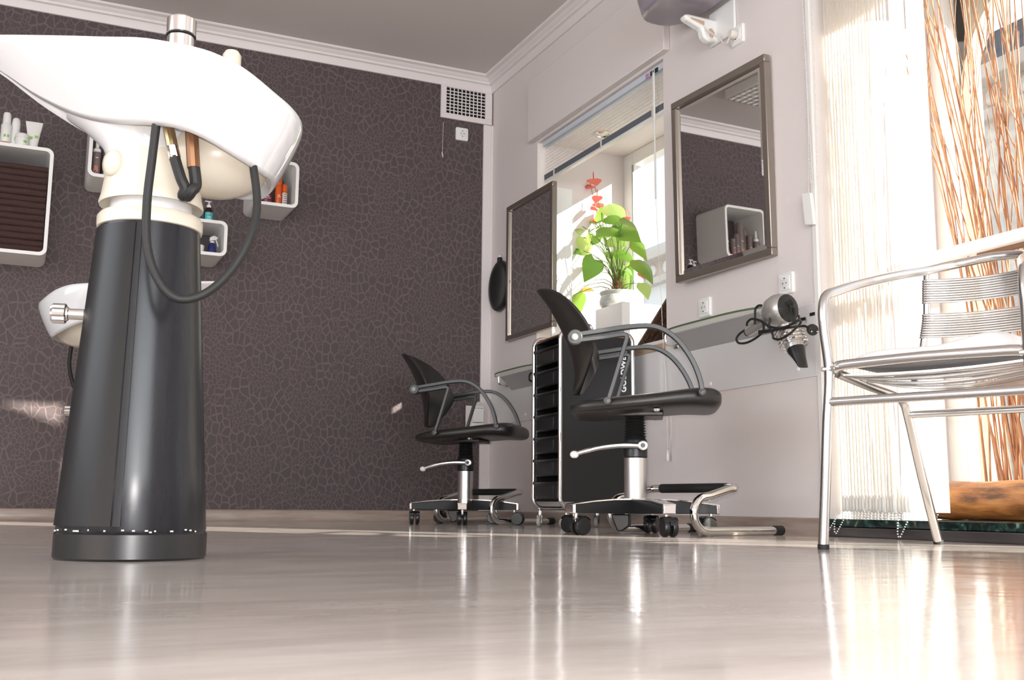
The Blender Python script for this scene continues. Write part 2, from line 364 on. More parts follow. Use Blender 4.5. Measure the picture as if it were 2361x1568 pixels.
# cornice
def cornice(name, p0, p1, inward, m0, m1):
    p0, p1, iw = Vector(p0), Vector(p1), Vector(inward); al = (p1-p0).normalized()
    prof = [(0, -.090), (.012, -.090), (.016, -.066), (.026, -.050), (.040, -.046), (.042, -.034), (.052, -.028), (.062, -.016), (.082, -.010), (.088, 0), (0, 0)]
    f = lambda p, m: [tuple(p + iw*a + al*(a*m) + Vector((0, 0, b))) for a, b in prof]
    return struct(MB().rings([f(p0, m0), f(p1, m1)]).obj(name, m_trim, smooth=25))
cornice('trim_1', (XL, D, H), (W, D, H), (0, -1, 0), 0, -1)
cornice('trim_2', (W, D, H), (W, YF, H), (-1, 0, 0), 1, 0)
struct(MB().box(2.536, W, D-.016, D, .06, 2.46).box(2.585, W, D-.022, D-.016, .06, 2.46).obj('trim_3', m_trim, bevel=.002))
# pelmet box over the small window
struct(MB().box(W-.035, W, 3.925, 5.36, 2.165, 2.53).obj('trim_4', m_wall, bevel=.004))
# glossy splash boards under the shelves
def board(n, y0, y1):
    o = struct(MB().box(W-.006, W, y0, y1, .565, .835).obj(n, m_panel, bevel=.002))
    for y in (y0+.10, (y0+y1)/2, y1-.10):
        MB().lathe([(0.009, 0), (0.009, .002), (.006, .005)], 12, (0, 0, 0), 'X').xf(Matrix.Scale(-1, 4, (1, 0, 0))).obj('screw_cap', m_whitepl, o, loc=(W-.006, y, .60))
    return o
board('trim_5', 3.005, 4.30); board('trim_6', 4.95, 5.90)

# ---------------- small window (window_1): frame, glass, sill, side board
XG = W+0.60
win = bpy.data.objects.new('window_1', None); COL.objects.link(win); win.location = (XG, 4.7, WZ0); struct(win); win.empty_display_size = .05
def wpart(mb, name, mt, **k):
    o = mb.obj(name, mt, win, **k); o.matrix_parent_inverse = Matrix.Translation(-Vector(win.location)); return o
fy0 = 4.06                                # unseen right side of the opening, filled in to narrow the sunlight
wpart(MB().box(XG-.03, XG+.04, WY1-.10, WY1, WZ0, WZ1).box(XG-.03, XG+.04, fy0, fy0+.09, WZ0, WZ1).box(XG-.03, XG+.04, fy0+.09, WY1-.10, WZ0, WZ0+.10).box(XG-.03, XG+.04, fy0+.09, WY1-.10, WZ1-.08, WZ1), 'window_frame', m_white, bevel=.004)
wpart(MB().box(XG-.034, XG-.026, WY1-.112, WY1-.10, WZ0+.1, WZ1-.08), 'seal', m_grey)
wpart(MB().box(XG, XG+.006, fy0+.09, WY1-.10, WZ0+.1, WZ1-.08), 'pane', m_glass, smooth=0)
wpart(MB().box(XG-.03, XO, WY0, fy0, WZ0, WZ1), 'jamb_infill', m_wall, smooth=0)
wpart(MB().box(W-.012, XG, WY0, WY1, WZ0-.028, WZ0+.003), 'window_sill', mat('tan_sill', (0.46, 0.32, 0.22), .45), bevel=.003)
struct(MB().box(W+.01, 2.735, 5.130, 5.146, WZ0, 1.848).obj('trim_7', m_white, bevel=.002))
# recessed lamp in the soffit
t = thing('recessed_spotlight', 'round chrome recessed spotlight in the window soffit behind the slatted blind', 'lamp', at(1390, 308, Z=WZ1))
MB().lathe([(.052, 0), (.052, -.006), (.040, -.010), (.034, -.004)], 20, cap=False).obj('ring', m_chrome, t)
MB().lathe([(.034, -.001), (.030, -.004)], 16).obj('lens', m_white, t)

# ---------------- shop-window bay (window_2)
win2 = bpy.data.objects.new('window_2', None); COL.objects.link(win2); win2.location = (XG, 2.6, .06); struct(win2); win2.empty_display_size = .05
def w2(mb, name, mt, **k):
    o = mb.obj(name, mt, win2, **k); o.matrix_parent_inverse = Matrix.Translation(-Vector(win2.location)); return o
w2(MB().box(XG, XO+.04, 2.90, BY, .06, 2.4), 'window_frame', m_white, bevel=.004)
w2(MB().box(XG+.02, XG+.026, 1.2, 2.90, .06, 2.4), 'pane', m_glass, smooth=0)
# arched head outside the glass
arch = [(2.93, 1.71)] + [(2.93-.95+.95*math.cos(R(a)), 1.69+.62*math.sin(R(a))) for a in range(0, 91, 6)] + [(1.5, 2.31), (1.5, 2.6), (2.93, 2.6)]
w2(MB().prism(arch, XG+.10, XG+.18, lambda a, b, z: (z, a, b)), 'arched_head', mat('beige_outer_reveal', (0.55, 0.50, 0.40), .8))
w2(MB().box(XG+.10, XG+.17, 2.885, 3.25, 0, 2.6), 'outer_pier', mat('beige_stone', (0.62, 0.55, 0.45), .8))
# pale sheet wallpaper on the reveal of the bay
struct(MB().box(W+.004, XG, BY-.004, BY, .06, 2.40).obj('trim_8', m_wall2, smooth=0))
struct(MB().box(W-.008, W+.004, BY-.012, BY+.012, .062, 2.40).obj('trim_9', m_white, bevel=.002))
# stone kerb and marble sill of the bay
struct(MB().box(2.585, XO+.3, 1.95, BY, 0, .032).obj('trim_10', m_stone, bevel=.004))
sill = MB().box(2.60, XO+.05, 1.96, BY, .034, .060).obj('trim_11', m_marble, bevel=.002); struct(sill)
# glazed street door out of sight (its panel lets the sun in)
struct(MB().box(W+.02, W+.05, .92, .95, 0, 2.15).box(W+.02, W+.05, 1.90, 1.93, 0, 2.15).box(W+.02, W+.05, .95, 1.90, 0, .02).box(W+.02, W+.05, .95, 1.90, 2.12, 2.15).obj('door_1', m_white, bevel=.004))

# ------------------------------------------------------------ outside
street = struct(MB().box(XO+.05, 60, -60, 60, -.25, -.12).obj('street_ground', mat('paving', (.42, .41, .40), .9), smooth=0))
def facade(name, label, X, y0, y1, ze, mf, mr, rise, run):
    t = thing(name, label, 'building', (X, (y0+y1)/2, -.12))
    def p(mb, n, mt, par=t, **k):
        o = mb.obj(n, mt, par, **k)
        if par is t: o.matrix_parent_inverse = Matrix.Translation(-Vector(t.location))
        return o
    p(MB().box(X, X+6, y0, y1, -.12, ze-.55), 'wall', mf, smooth=0)
    p(MB().box(X-.12, X+6, y0, y1, ze-.55, ze-.42).box(X-.25, X+6, y0, y1, ze-.16, ze), 'cornice', mat('facade_stone', (.52, .46, .40), .8), bevel=.02)
    p(MB().box(X-.02, X+6, y0, y1, ze-.42, ze-.16), 'frieze', mat('frieze_stone', (.50, .40, .33), .8), smooth=0)
    y = y0+.35
    while y < y1:
        p(MB().lathe([(.10, 0), (.10, .03), (.07, .05)], 14, (0, 0, 0), 'X').xf(Matrix.Scale(-1, 4, (1, 0, 0))), 'rosette', mf, loc=(X-.02, y, ze-.29)); y += .42
    # slate roof in courses
    nco = 7
    for i in range(nco):
        a, b = i/nco, (i+1)/nco
        x0, x1 = X-.2+run*a, X-.2+run*b; z0, z1 = ze+rise*a, ze+rise*b
        p(MB().rings([[(x0-.03, y0, z0), (x1, y0, z1-.03), (x1+.05, y0, z1+.0), (x0-.03, y0, z0+.05)], [(x0-.03, y1, z0), (x1, y1, z1-.03), (x1+.05, y1, z1), (x0-.03, y1, z0+.05)]]), 'slate_course', mr, smooth=0)
    zs = [z for z in (0.9, 3.4) if z+1.7 < ze-.6]
    for z in zs:
        y = y0+.8
        while y+1.0 < y1:
            arcp = [(y, z), (y+.9, z), (y+.9, z+1.25)] + [(y+.45+.45*math.cos(R(a)), z+1.25+.40*math.sin(R(a))) for a in range(15, 180, 15)] + [(y, z+1.25)]
            w = p(MB().prism(arcp, X-.02, X+.02, lambda a, b, q: (q, a, b)), 'window', mat('pale_window_glass', (.34, .37, .40), .15), smooth=0)
            fr = [(y-.12, z-.1), (y+1.02, z-.1), (y+1.02, z), (y-.12, z)]
            MB().prism(fr, X-.10, X, lambda a, b, q: (q, a, b)).obj('sill', mf, w, smooth=0)
            y += 1.9
    return t
m_facade = mat('pale_facade', (.60, .56, .50), .85, vary=(3, .12, (1, 1, 4)))
m_slate = mat('blue_grey_slate', (.075, .095, .115), .5, vary=(4, .2))
facade('street_house', 'pale stone house with blue-grey slate roof across the street behind the twigs', 9.0, 3.4, 12.4, 4.62, m_facade, m_slate, 1.05, 1.4)
facade('street_house', 'plain pale house seen through the small window past the pot plant', 9.6, 12.6, 24, 4.3, mat('white_facade', (.74, .73, .70), .85), mat('pale_grey_roof', (.5, .5, .5), .8), .35, 1.5)

# ------------------------------------------------------------ washbasins
def lerp(tab, x):
    if x <= tab[0][0]: return tab[0][1]
    for (a, b), (c, d) in zip(tab, tab[1:]):
        if x <= c: return b + (d-b)*(x-a)/(c-a)
    return tab[-1][1]
def build_basin(label, loc, rz):
    """local x runs along the bowl towards its blunt end; the pedestal stands on the origin"""
    t = thing('washbasin', label, 'washbasin', loc, rz, 'hair washing basins')
    # pedestal
    pr = lambda z: 0.128 - (0.128-0.090)*(z-.05)/.55
    MB().lathe([(.126, 0), (.130, .004), (.130, .044), (.126, .048)], 40).obj('base_ring', m_black, t, smooth=30)
    MB().lathe([(pr(.05)*.985, .046), (pr(.05), .052)] + [(pr(z), z) for z in (.15, .3, .45, .598)] + [(.085, .60)], 40).obj('pedestal', m_pedestal, t, smooth=30)
    # access panel, a slightly proud shell with a rounded edge strip
    def shell(a0, a1, dr, z0, z1, n=10):
        mb = MB(); rs = []
        for z in (z0, (z0+z1)/2, z1):
            ring = []
            for i in range(n+1):
                a = R(a0+(a1-a0)*i/n); ring.append((( pr(z)+dr)*math.cos(a), (pr(z)+dr)*math.sin(a), z))
            for i in range(n, -1, -1):
                a = R(a0+(a1-a0)*i/n); ring.append(((pr(z)-.004)*math.cos(a), (pr(z)-.004)*math.sin(a), z))
            rs.append(ring)
        return mb.rings(rs)
    shell(196, 262, .0035, .058, .592).obj('access_panel', m_blacks, t, smooth=30)
    shell(263.6, 269.0, .0055, .058, .594, 3).obj('edge_strip', m_blacks, t, smooth=30)
    mb = MB()
    rnd = random.Random(3)
    for i in range(17):
        a = R(200+rnd.random()*150); w = .0015+.004*rnd.random(); z = .0485+rnd.random()*.004
        mb.cube((0, 0, 0), (.002, w, .0025)); n = 8
        m = Matrix.Rotation(a, 4, 'Z') @ Matrix.Translation((.1295, 0, z)); mb.v[-n:] = [tuple(m @ Vector(v)) for v in mb.v[-n:]]
    mb.obj('chipped_paint', m_scuff, t, smooth=0)['kind'] = 'stuff'
    # chrome valve on the pedestal's side
    m = Matrix.Rotation(R(183), 4, 'Z') @ Matrix.Translation((.105, 0, .435))
    v = MB().lathe([(.010, 0), (.010, .026), (.013, .027), (.013, .032)], 14, axis='X').xf(m).obj('valve', m_chrome, t)
    mb = MB(); rs = []
    for z, k in ((.030, .92), (.032, 1), (.052, 1), (.056, .8)):
        rs.append([(z, (.0165 + (.0022 if j % 2 else 0))*k*math.cos(2*PI*j/24), (.0165 + (.0022 if j % 2 else 0))*k*math.sin(2*PI*j/24)) for j in range(24)])
    mb.rings(rs).xf(m).obj('valve_knob', m_chrome, v, smooth=20)
    # collar and swivel neck
    MB().lathe([(.088, .596), (.0935, .598), (.0945, .606), (.0945, .618), (.090, .624), (.070, .624)], 40).obj('collar', m_cream, t, smooth=40)
    MB().lathe([(.074, .62), (.074, .66)], 32).obj('inner_sleeve', m_ceramic, t)
    nk = MB().lathe([(.082, .648), (.0925, .642), (.094, .646), (.090, .662), (.0865, .69), (.0865, .735), (.080, .742)], 40).obj('neck', m_cream, t, smooth=40)
    MB().lathe([(0, -.012), (.020, -.010), (.025, 0), (.022, .006), (.010, .010), (0, .0105)], 20, axis='X').xf(Matrix.Rotation(R(222), 4, 'Z') @ Matrix.Translation((.088, 0, .708))).obj('button', m_cream, nk, smooth=60)
    MB().lathe([(.020, 0), (.020, .016), (.024, .018), (.024, .034), (.018, .038)], 16, axis='X').xf(Matrix.Rotation(R(-22), 4, 'Z') @ Matrix.Translation((.078, 0, .705))).obj('waste_coupling', m_cream, nk)
    # ceramic bowl : plan curve, rim height, skirt height
    xb, xt = 0.275, -0.40
    n = 56
    def plan(u, k):                       # u 0..2pi
        cx, sy = math.cos(u), math.sin(u)
        if cx > 0:
            x = xb*cx**.80; y = .228*math.copysign(abs(sy)**.86, sy)*(1.0-.10*(x/xb)**2)
        else:
            q = (-cx)**1.15; x = xt*q; y = math.copysign(.228*(1-q**1.2), sy)
        return x*k[0], y*k[1]
    rimz = [(-.40, .945), (-.264, .922), (-.18, .907), (-.062, .888), (.041, .880), (.105, .877), (.164, .862), (.225, .834), (.275, .822)]
    skz = [(-.40, .935), (-.28, .882), (-.229, .841), (-.156, .800), (-.102, .779), (-.038, .760), (.032, .745), (.074, .737), (.111, .724), (.155, .706), (.200, .694), (.222, .698), (.275, .700)]
    rim, mid, mid2, skirt_, fold, under = [], [], [], [], [], []
    inner1, inner2, inner3 = [], [], []
    kyt = [(-.40, .05), (-.28, .12), (-.229, .18), (-.156, .24), (-.102, .34), (-.038, .52), (.032, .75), (.074, .81), (.155, .83), (.275, .80)]
    for j in range(n):
        u = 2*PI*j/n
        x, y = plan(u, (1, 1)); rz_ = lerp(rimz, x); kx = .80 if x > 0 else .95
        sx = x*kx; ky = lerp(kyt, sx); sz = lerp(skz, sx)
        rim.append((x*.985, y*.985, rz_+.002))
        mid.append((x*1.0, y*1.0, rz_-.008))
        mid2.append((x*(.5+.5*kx+(.015 if x > 0 else 0)), y*(.5+.5*ky+(.06 if x > -.05 else .02)), rz_*.48+sz*.52))
        skirt_.append((sx, y*ky, sz))
        fold.append((sx*.975, y*ky*.96, sz+.002))
        under.append((sx*.965, y*ky*.95, sz+.032))
        x6, y6 = plan(u, (.95, .94)); inner1.append((x6, y6, rz_-.004))
        x7, y7 = plan(u, (.85, .78)); inner2.append((x7, y7, rz_-.03 if x < -.2 else rz_-.06))
        x8, y8 = plan(u, (.40, .40)); inner3.append((x8+.08, y8, .785))
    mb = MB(); mb.rings([under, fold, skirt_, mid2, mid, rim, inner1, inner2, inner3], cap=True)
    bowl = mb.obj('bowl', m_ceramic, t, smooth=60, subsurf=1)
    # belly hanging inside the skirt and neck flare
    MB().sphere((.112, 0, .742), .12, (.86, .84, .58), 28, 14).obj('bowl_belly', m_cream, bowl, smooth=60)
    rs = []
    for z, cx, rx, ry in ((.735, 0, .086, .086), (.750, -.003, .089, .088), (.765, -.010, .096, .090), (.785, -.022, .107, .094), (.805, -.036, .124, .100)):
        rs.append([(cx+rx*math.cos(2*PI*j/32), ry*math.sin(2*PI*j/32), z) for j in range(32)])
    MB().rings(rs, cap=False).obj('neck_flare', m_ceramic, bowl, smooth=60)
    # mixer tap, shower knob
    fx, fy = .046, -.10
    tp = MB().lathe([(.024, .84), (.024, .944), (.0265, .946), (.0265, .974), (.022, .978)], 20, (fx, fy, 0)).obj('tap', m_chrome, t, smooth=40)
    MB().lathe([(.0248, .941), (.0272, .943), (.0248, .945)], 20, (fx, fy, 0), cap=False).obj('tap_ring', m_black, tp)
    MB().lathe([(.017, .80), (.017, .915), (.012, .923)], 18, (.138, -.10, 0)).obj('control_knob', m_cream, t, smooth=40)
    # fittings and hoses under the bowl
    k = MB().tube([(.035, -.115, .765), (.044, -.118, .728)], .010, 10).obj('brass_nut', m_brass, t)
    MB().tube([(.044, -.118, .728), (.050, -.119, .706)], .0105, 6).obj('chrome_nut', m_chrome, t)
    MB().tube([(.075, -.118, .765), (.083, -.120, .690)], .0115, 10).obj('copper_pipe', m_copper, t)
    MB().tube(smooth_path([(.049, -.119, .708), (.062, -.122, .670), (.070, -.120, .652), (.066, -.112, .640), (.070, -.095, .645)], 5), .0095, 10).obj('supply_hose', m_rubber, t)
    MB().tube(smooth_path([(.083, -.120, .694), (.088, -.118, .660), (.082, -.122, .648), (.074, -.110, .640), (.072, -.09, .65)], 5), .0105, 10).obj('supply_hose', m_rubber, t)
    MB().tube(smooth_path([(.020, -.150, .775), (.016, -.152, .70), (.012, -.155, .61), (.018, -.160, .53), (.042, -.165, .470), (.075, -.166, .443), (.118, -.160, .456), (.158, -.150, .500), (.186, -.140, .560), (.196, -.120, .63), (.183, -.100, .72)], 7), .0075, 12).obj('shower_hose', m_rubber, t)
    return t
AX = R(-13.0)                                  # long axis of the bowl runs across the view
b1 = build_basin('large white hair washing basin on black pedestal in the foreground', (0.202, 2.051, 0), AX)
b2 = copy_tree(b1); b2.location = (0.315, 4.288, 0); b2.rotation_euler.z = R(-20) + PI
b2['label'] = 'smaller looking washbasin half hidden behind the foreground black pedestal'
for ch in b2.children:
    if ch.name.startswith('valve'): ch.rotation_euler.z = PI
MB().sphere((-.10, .05, .895), .10, (1.2, .5, .22), 16, 8).obj('neck_cushion', m_rubber, b2)

# ------------------------------------------------------------ white wall boxes and what stands in them
def wall_box(label, x0, x1, z0, z1, dp=.30):
    w, h = x1-x0, z1-z0; o = rrect(w, h, .035, 5); i = rrect(w-.034, h-.034, .022, 5)
    f = lambda pl, y: [(a, y, b) for a, b in pl]
    mb = MB(); mb.rings([f(o, 0), f(o, -dp), f(i, -dp), f(i, -.012), f([(a*.999, b*.999) for a, b in i], -.010)], cap=False)
    t = thing('wall_shelf_box', label, 'shelf', ((x0+x1)/2, D, (z0+z1)/2), 0, 'white box shelves on the dark wall')
    mb.obj('box_frame', m_white, t, smooth=30)
    mb = MB(); mb.rings([f(i, -.004), f(i, -.014)]); mb.obj('back_panel', m_dark if False else mat('dark_shelf_back', (.07, .055, .055), .6), t, smooth=30)
    return t
B1 = (-.285, .078, 1.293, 1.842); B2 = (.238, .600, 1.727, 2.09); B3 = (1.075, 1.315, 1.690, 1.948); B4 = (.700, .946, 1.381, 1.572)
wall_box('large white wall box stacked with dark brown towels', *B1)
wall_box('white wall box holding grey brown styling bottles, behind the basin neck', *B2)
wall_box('white wall box with burgundy and orange bottles under the basin rim', *B3)
wall_box('small low white wall box holding a spray bottle and a jar', *B4)

def bottle(name, label, x, y, z, parts, group=None, rz=0, cat='bottle'):
    """parts: list of (name, profile[(r,z)], material)"""
    t = thing(name, label, cat, (x, y, z), rz, group)
    for n, prof, mt in parts: MB().lathe(prof, 18).obj(n, mt, t, smooth=40)
    return t
def curved_label(t, r, z0, z1, a0, a1, mt, name='printed_label'):
    mb = MB(); n = 8; rs = []
    for z in (z0, z1):
        rs.append([(r*math.cos(R(a0+(a1-a0)*i/n)), r*math.sin(R(a0+(a1-a0)*i/n)), z) for i in range(n+1)])
    o = mb.rings(rs, cap=False, close=False).obj(name, mt, t, smooth=60); return o
c_wht = mat('bottle_white', (.75, .74, .72), .35); c_grn = mat('leaf_print_green', (.22, .50, .08), .5); c_tan = mat('amber_liquid', (.45, .25, .08), .3)
c_grey = mat('bottle_grey_brown', (.17, .13, .12), .4); c_org = mat('print_orange', (.85, .30, .05), .5); c_red = mat('print_coral', (.75, .22, .16), .5)
c_burg = mat('bottle_burgundy', (.13, .008, .035), .3); c_burgd = mat('cap_burgundy', (.05, .005, .014), .3); c_orb = mat('bottle_orange', (.62, .10, .015), .35)
c_teal = mat('label_turquoise', (.03, .42, .47), .45); c_amb = mat('bottle_amber_black', (.018, .010, .008), .15); c_sil = mat('label_silver', (.62, .58, .56), .4)
c_blue = mat('bottle_blue', (.012, .018, .11), .25); c_clear = mat('clear_trigger', (.62, .60, .58), .3); c_prnt = mat('print_white', (.8, .78, .76), .5)
yt = D-.24
# on top of the towel box
z = B1[3]
t = bottle('spray_bottle', 'tall white bottle with amber base, leftmost on the towel box', at(22, 300, Y=yt).x-.015, yt, z, [('body', [(.023, 0), (.025, .004), (.025, .105), (.019, .115)], c_wht), ('amber_base', [(.0245, .001), (.0256, .004), (.0256, .016), (.025, .017)], c_tan), ('cap', [(.019, .113), (.0185, .160), (.015, .170)], c_wht)], 'white toiletries on the towel box')
for a in (250, 285): curved_label(t, .0256, .040, .054, a, a+22, c_grn, 'leaf_print')
t = bottle('bottle', 'white round shouldered bottle with green print on the towel box', at(36, 300, Y=yt).x, yt+.012, z, [('body', [(.020, 0), (.022, .004), (.022, .075), (.020, .09)], c_wht), ('cap', [(.0205, .09), (.021, .125), (.018, .146), (.010, .154)], c_wht)], 'white toiletries on the towel box')
curved_label(t, .0226, .030, .050, 262, 300, c_grn, 'leaf_print')
t = bottle('cream_jar', 'squat white cream jar with domed lid on the towel box', at(50, 330, Y=yt).x, yt-.02, z, [('body', [(.030, 0), (.032, .004), (.032, .042), (.030, .045)], c_wht), ('lid', [(.0325, .045), (.0325, .058), (.026, .066), (.01, .069)], c_wht)], 'white toiletries on the towel box', cat='jar')
curved_label(t, .0326, .016, .028, 285, 315, c_grn, 'leaf_print')
t = thing('cream_tube', 'white flared tube standing on its cap at the right of the towel box', 'tube', (at(76, 330, Y=yt).x, yt, z), 0, 'white toiletries on the towel box')
rs = []
for zz, a, b in ((0.0, .022, .020), (.03, .0235, .0205), (.09, .032, .012), (.140, .040, .003), (.144, .040, .002)): rs.append([(a*math.cos(2*PI*j/20), b*math.sin(2*PI*j/20), zz) for j in range(20)])
MB().rings(rs).obj('body', c_wht, t, smooth=50)
for dx in (-.012, .014): MB().cube((dx, -.0215, .058+dx*.3), (.016, .001, .012)).obj('leaf_print', c_grn, t, smooth=0)
# towels inside the big box
zb = B1[2]+.018; n = 14; th = .0320
for i in range(n):
    rnd = random.Random(i); w = B1[1]-B1[0]-.042; dp = .235+.02*rnd.random(); hh = th*.96
    if i == n-1: hh = th*.8
    sec = [(-dp/2, 0)] + [(-dp/2-.010*math.sin(PI*k/5), hh*k/5) for k in range(1, 5)] + [(-dp/2, hh), (dp/2, hh), (dp/2, 0)]
    ofs = rnd.uniform(-.004, .004); cx = (B1[0]+B1[1])/2
    nx = 9; rs = []
    for q in range(nx):
        xx = -w/2+w*q/(nx-1); wob = .0022*math.sin(q*1.3+i*2.1)
        rs.append([(xx, a+ofs, b+wob*(1 if 0 < b < hh else .35)) for a, b in sec])
    o = MB().rings(rs).obj('towel', m_towel, None, smooth=50, loc=(cx, D-.145, zb+i*th))
    ORD = ['bottom', 'second', 'third', 'fourth', 'fifth', 'sixth', 'seventh', 'eighth', 'ninth', 'tenth', 'eleventh', 'twelfth', 'thirteenth', 'top']
    tag(o, 'dark brown folded towel, ' + (ORD[i]+' from the bottom' if 0 < i < n-1 else ORD[i]+'most') + ' in the big box', 'towel', 'folded towels in the wall box')
# grey brown bottles in the second box
z = B2[2]+.0175
def eimi(name, label, x, y, h, r, spray, col):
    cap = [(r*.95, h*.62), (r*.95, h*.70), (r*.45, h*.74), (r*.45, h*.90), (r*.3, h)] if spray else [(r*.98, h*.80), (r*.98, h*.96), (r*.7, h)]
    t = bottle(name, label, x, y, z, [('body', [(r*.94, 0), (r, .004), (r, h*(.60 if spray else .79)), (r*.9, h*(.64 if spray else .81))], c_grey), ('cap', cap, c_wht if spray else c_grey)], 'grey brown styling bottles in the wall box')
    text_obj('EI', r*1.05, col, t, Matrix.Translation((-.002, -r-.0006, h*.20)) @ Matrix.Rotation(PI/2, 4, 'X'), bold=.0006)
    text_obj('MI', r*1.05, col, t, Matrix.Translation((-.002, -r-.0006, h*.20-r*.82)) @ Matrix.Rotation(PI/2, 4, 'X'), bold=.0006)
    MB().cube((0, -r-.0003, h*.46), (r*.7, .0012, .003)).obj('print_line', c_prnt, t, smooth=0)
    return t
eimi('spray_bottle', 'grey brown spray bottle with white nozzle, leftmost in the upper wall box', at(222, 380, Y=D-.25).x, D-.25, .20, .020, True, c_red)
eimi('bottle', 'grey brown bottle second from the left in the upper wall box', at(243, 390, Y=D-.24).x+.004, D-.235, .165, .020, False, c_prnt)
for k, (x, y, h, r, c) in enumerate(((.345, D-.20, .215, .025, c_red), (.402, D-.22, .255, .027, c_org), (.455, D-.13, .22, .026, c_org), (.448, D-.235, .165, .020, c_red), (.525, D-.16, .24, .026, c_org), (.492, D-.245, .125, .019, c_red), (.548, D-.245, .15, .016, c_red))):
    eimi('bottle', ['grey brown bottle third from the left in the upper wall box, seen in the mirror', 'tallest grey brown can in the upper wall box, seen in the mirror', 'grey brown can at the rear of the upper wall box, seen in the mirror', 'medium grey brown can in front of the tall ones, seen in the mirror', 'grey brown can near the right side of the upper wall box, in the mirror', 'short grey brown can in the upper wall box, seen in the mirror', 'slim grey brown bottle at the right end of the upper wall box, in the mirror'][k], x, y, h, r, k == 6, c)
# burgundy and orange bottles
z = B3[2]+.0175; yb = D-.22
def swoosh(t, r, h): MB().cube((0, -r-.0003, h), (r*.7, .0012, .004)).obj('print_mark', c_prnt, t, smooth=0); MB().cube((0, -r-.0003, h-.010), (r*1.1, .0012, .0022)).obj('print_line', c_prnt, t, smooth=0)
t = bottle('bottle', 'tall burgundy bottle behind the hose in the right wall box', at(593, 440, Y=yb).x, yb, z, [('body', [(.023, 0), (.025, .004), (.025, .10), (.023, .105)], c_burg), ('cap', [(.024, .105), (.023, .150), (.018, .156)], c_burg)], 'hair products in the right wall box'); swoosh(t, .025, .085)
t = bottle('bottle', 'round shouldered burgundy bottle with dark neck in the right wall box', at(613, 445, Y=yb).x, yb-.01, z, [('body', [(.030, 0), (.033, .005), (.034, .045), (.026, .066), (.017, .070)], c_burg), ('cap', [(.0165, .069), (.0165, .115), (.014, .118)], c_burgd)], 'hair products in the right wall box'); swoosh(t, .034, .042)
t = bottle('spray_can', 'tall slim orange can in the right wall box', at(642, 440, Y=yb).x, yb, z, [('body', [(.017, 0), (.0185, .004), (.0185, .115), (.017, .118)], c_orb), ('cap', [(.0185, .119), (.0178, .163), (.013, .169)], c_orb)], 'hair products in the right wall box'); swoosh(t, .0185, .062)
t = bottle('spray_can', 'shorter orange capped can with silver label in the right wall box', at(656, 450, Y=yb).x, yb+.004, z, [('body', [(.014, 0), (.0155, .004), (.0155, .085), (.0145, .088)], c_orb), ('cap', [(.0152, .089), (.0148, .126), (.011, .131)], c_orb)], 'hair products in the right wall box')
curved_label(t, .0160, .006, .082, 215, 330, c_sil)
for q in range(6): MB().cube((.001, -.0166, .014+q*.012), (.016, .0006, .0035)).obj('print_line', mat('print_dark', (.12, .04, .03), .5), t, smooth=0)
# turquoise labelled pump bottles on the low box
z = B4[3]
def pump(label, x, y):
    t = bottle('pump_bottle', label, x, y, z, [('body', [(.022, 0), (.024, .004), (.024, .062), (.020, .076), (.011, .085)], c_amb), ('pump_collar', [(.012, .084), (.012, .097), (.010, .099)], c_wht), ('pump_stem', [(.004, .098), (.004, .117)], c_wht)], 'pump bottles on the low wall box')
    MB().box(-.022, .012, -.005, .005, .115, .121).obj('pump_head', c_wht, t, bevel=.002)
    curved_label(t, .0245, .006, .055, 215, 325, c_teal)
    text_obj('M', .017, c_org, t, Matrix.Translation((-.003, -.0252, .046)) @ Matrix.Rotation(PI/2, 4, 'X'))
    for q in range(4): MB().cube((0, -.0248, .030-q*.006), (.020, .0006, .0016)).obj('print_line', c_prnt, t, smooth=0)
    return t
pump('dark pump bottle with turquoise label on the small low wall box', at(481, 490, Y=yb).x, yb)
pump('dark turquoise labelled bottle mostly hidden by the basin neck', at(462, 495, Y=yb).x-.014, yb+.03)
# spray bottle and jar inside the low box
z = B4[2]+.0175
t = bottle('trigger_spray', 'dark blue spray bottle with clear trigger inside the small low wall box', at(489, 570, Y=yb).x, yb, z, [('body', [(.025, 0), (.026, .003), (.019, .060), (.014, .066)], c_blue), ('neck', [(.012, .065), (.012, .076)], c_clear)])
MB().add([(-.016, -.008, .076), (-.016, .008, .076), (-.014, .008, .098), (-.014, -.008, .098), (.020, -.008, .084), (.020, .008, .084), (.030, .006, .098), (.030, -.006, .098), (.008, -.009, .108), (.008, .009, .108)], [(0,1,2,3),(0,4,5,1),(4,7,6,5),(3,2,9,8),(8,9,6,7),(0,3,8,7,4),(1,5,6,9,2)]).obj('spray_head', c_clear, t, bevel=.003)
MB().tube([(.018, 0, .086), (.026, 0, .066), (.030, 0, .050)], .0035, 8).obj('trigger', c_clear, t)
bottle('jar', 'small white jar beside the blue spray bottle in the low box', at(463, 585, Y=yb).x-.008, yb, z, [('body', [(.018, 0), (.022, .004), (.024, .036)], c_wht), ('lid', [(.0245, .036), (.0245, .046), (.02, .049)], c_wht)], cat='jar')

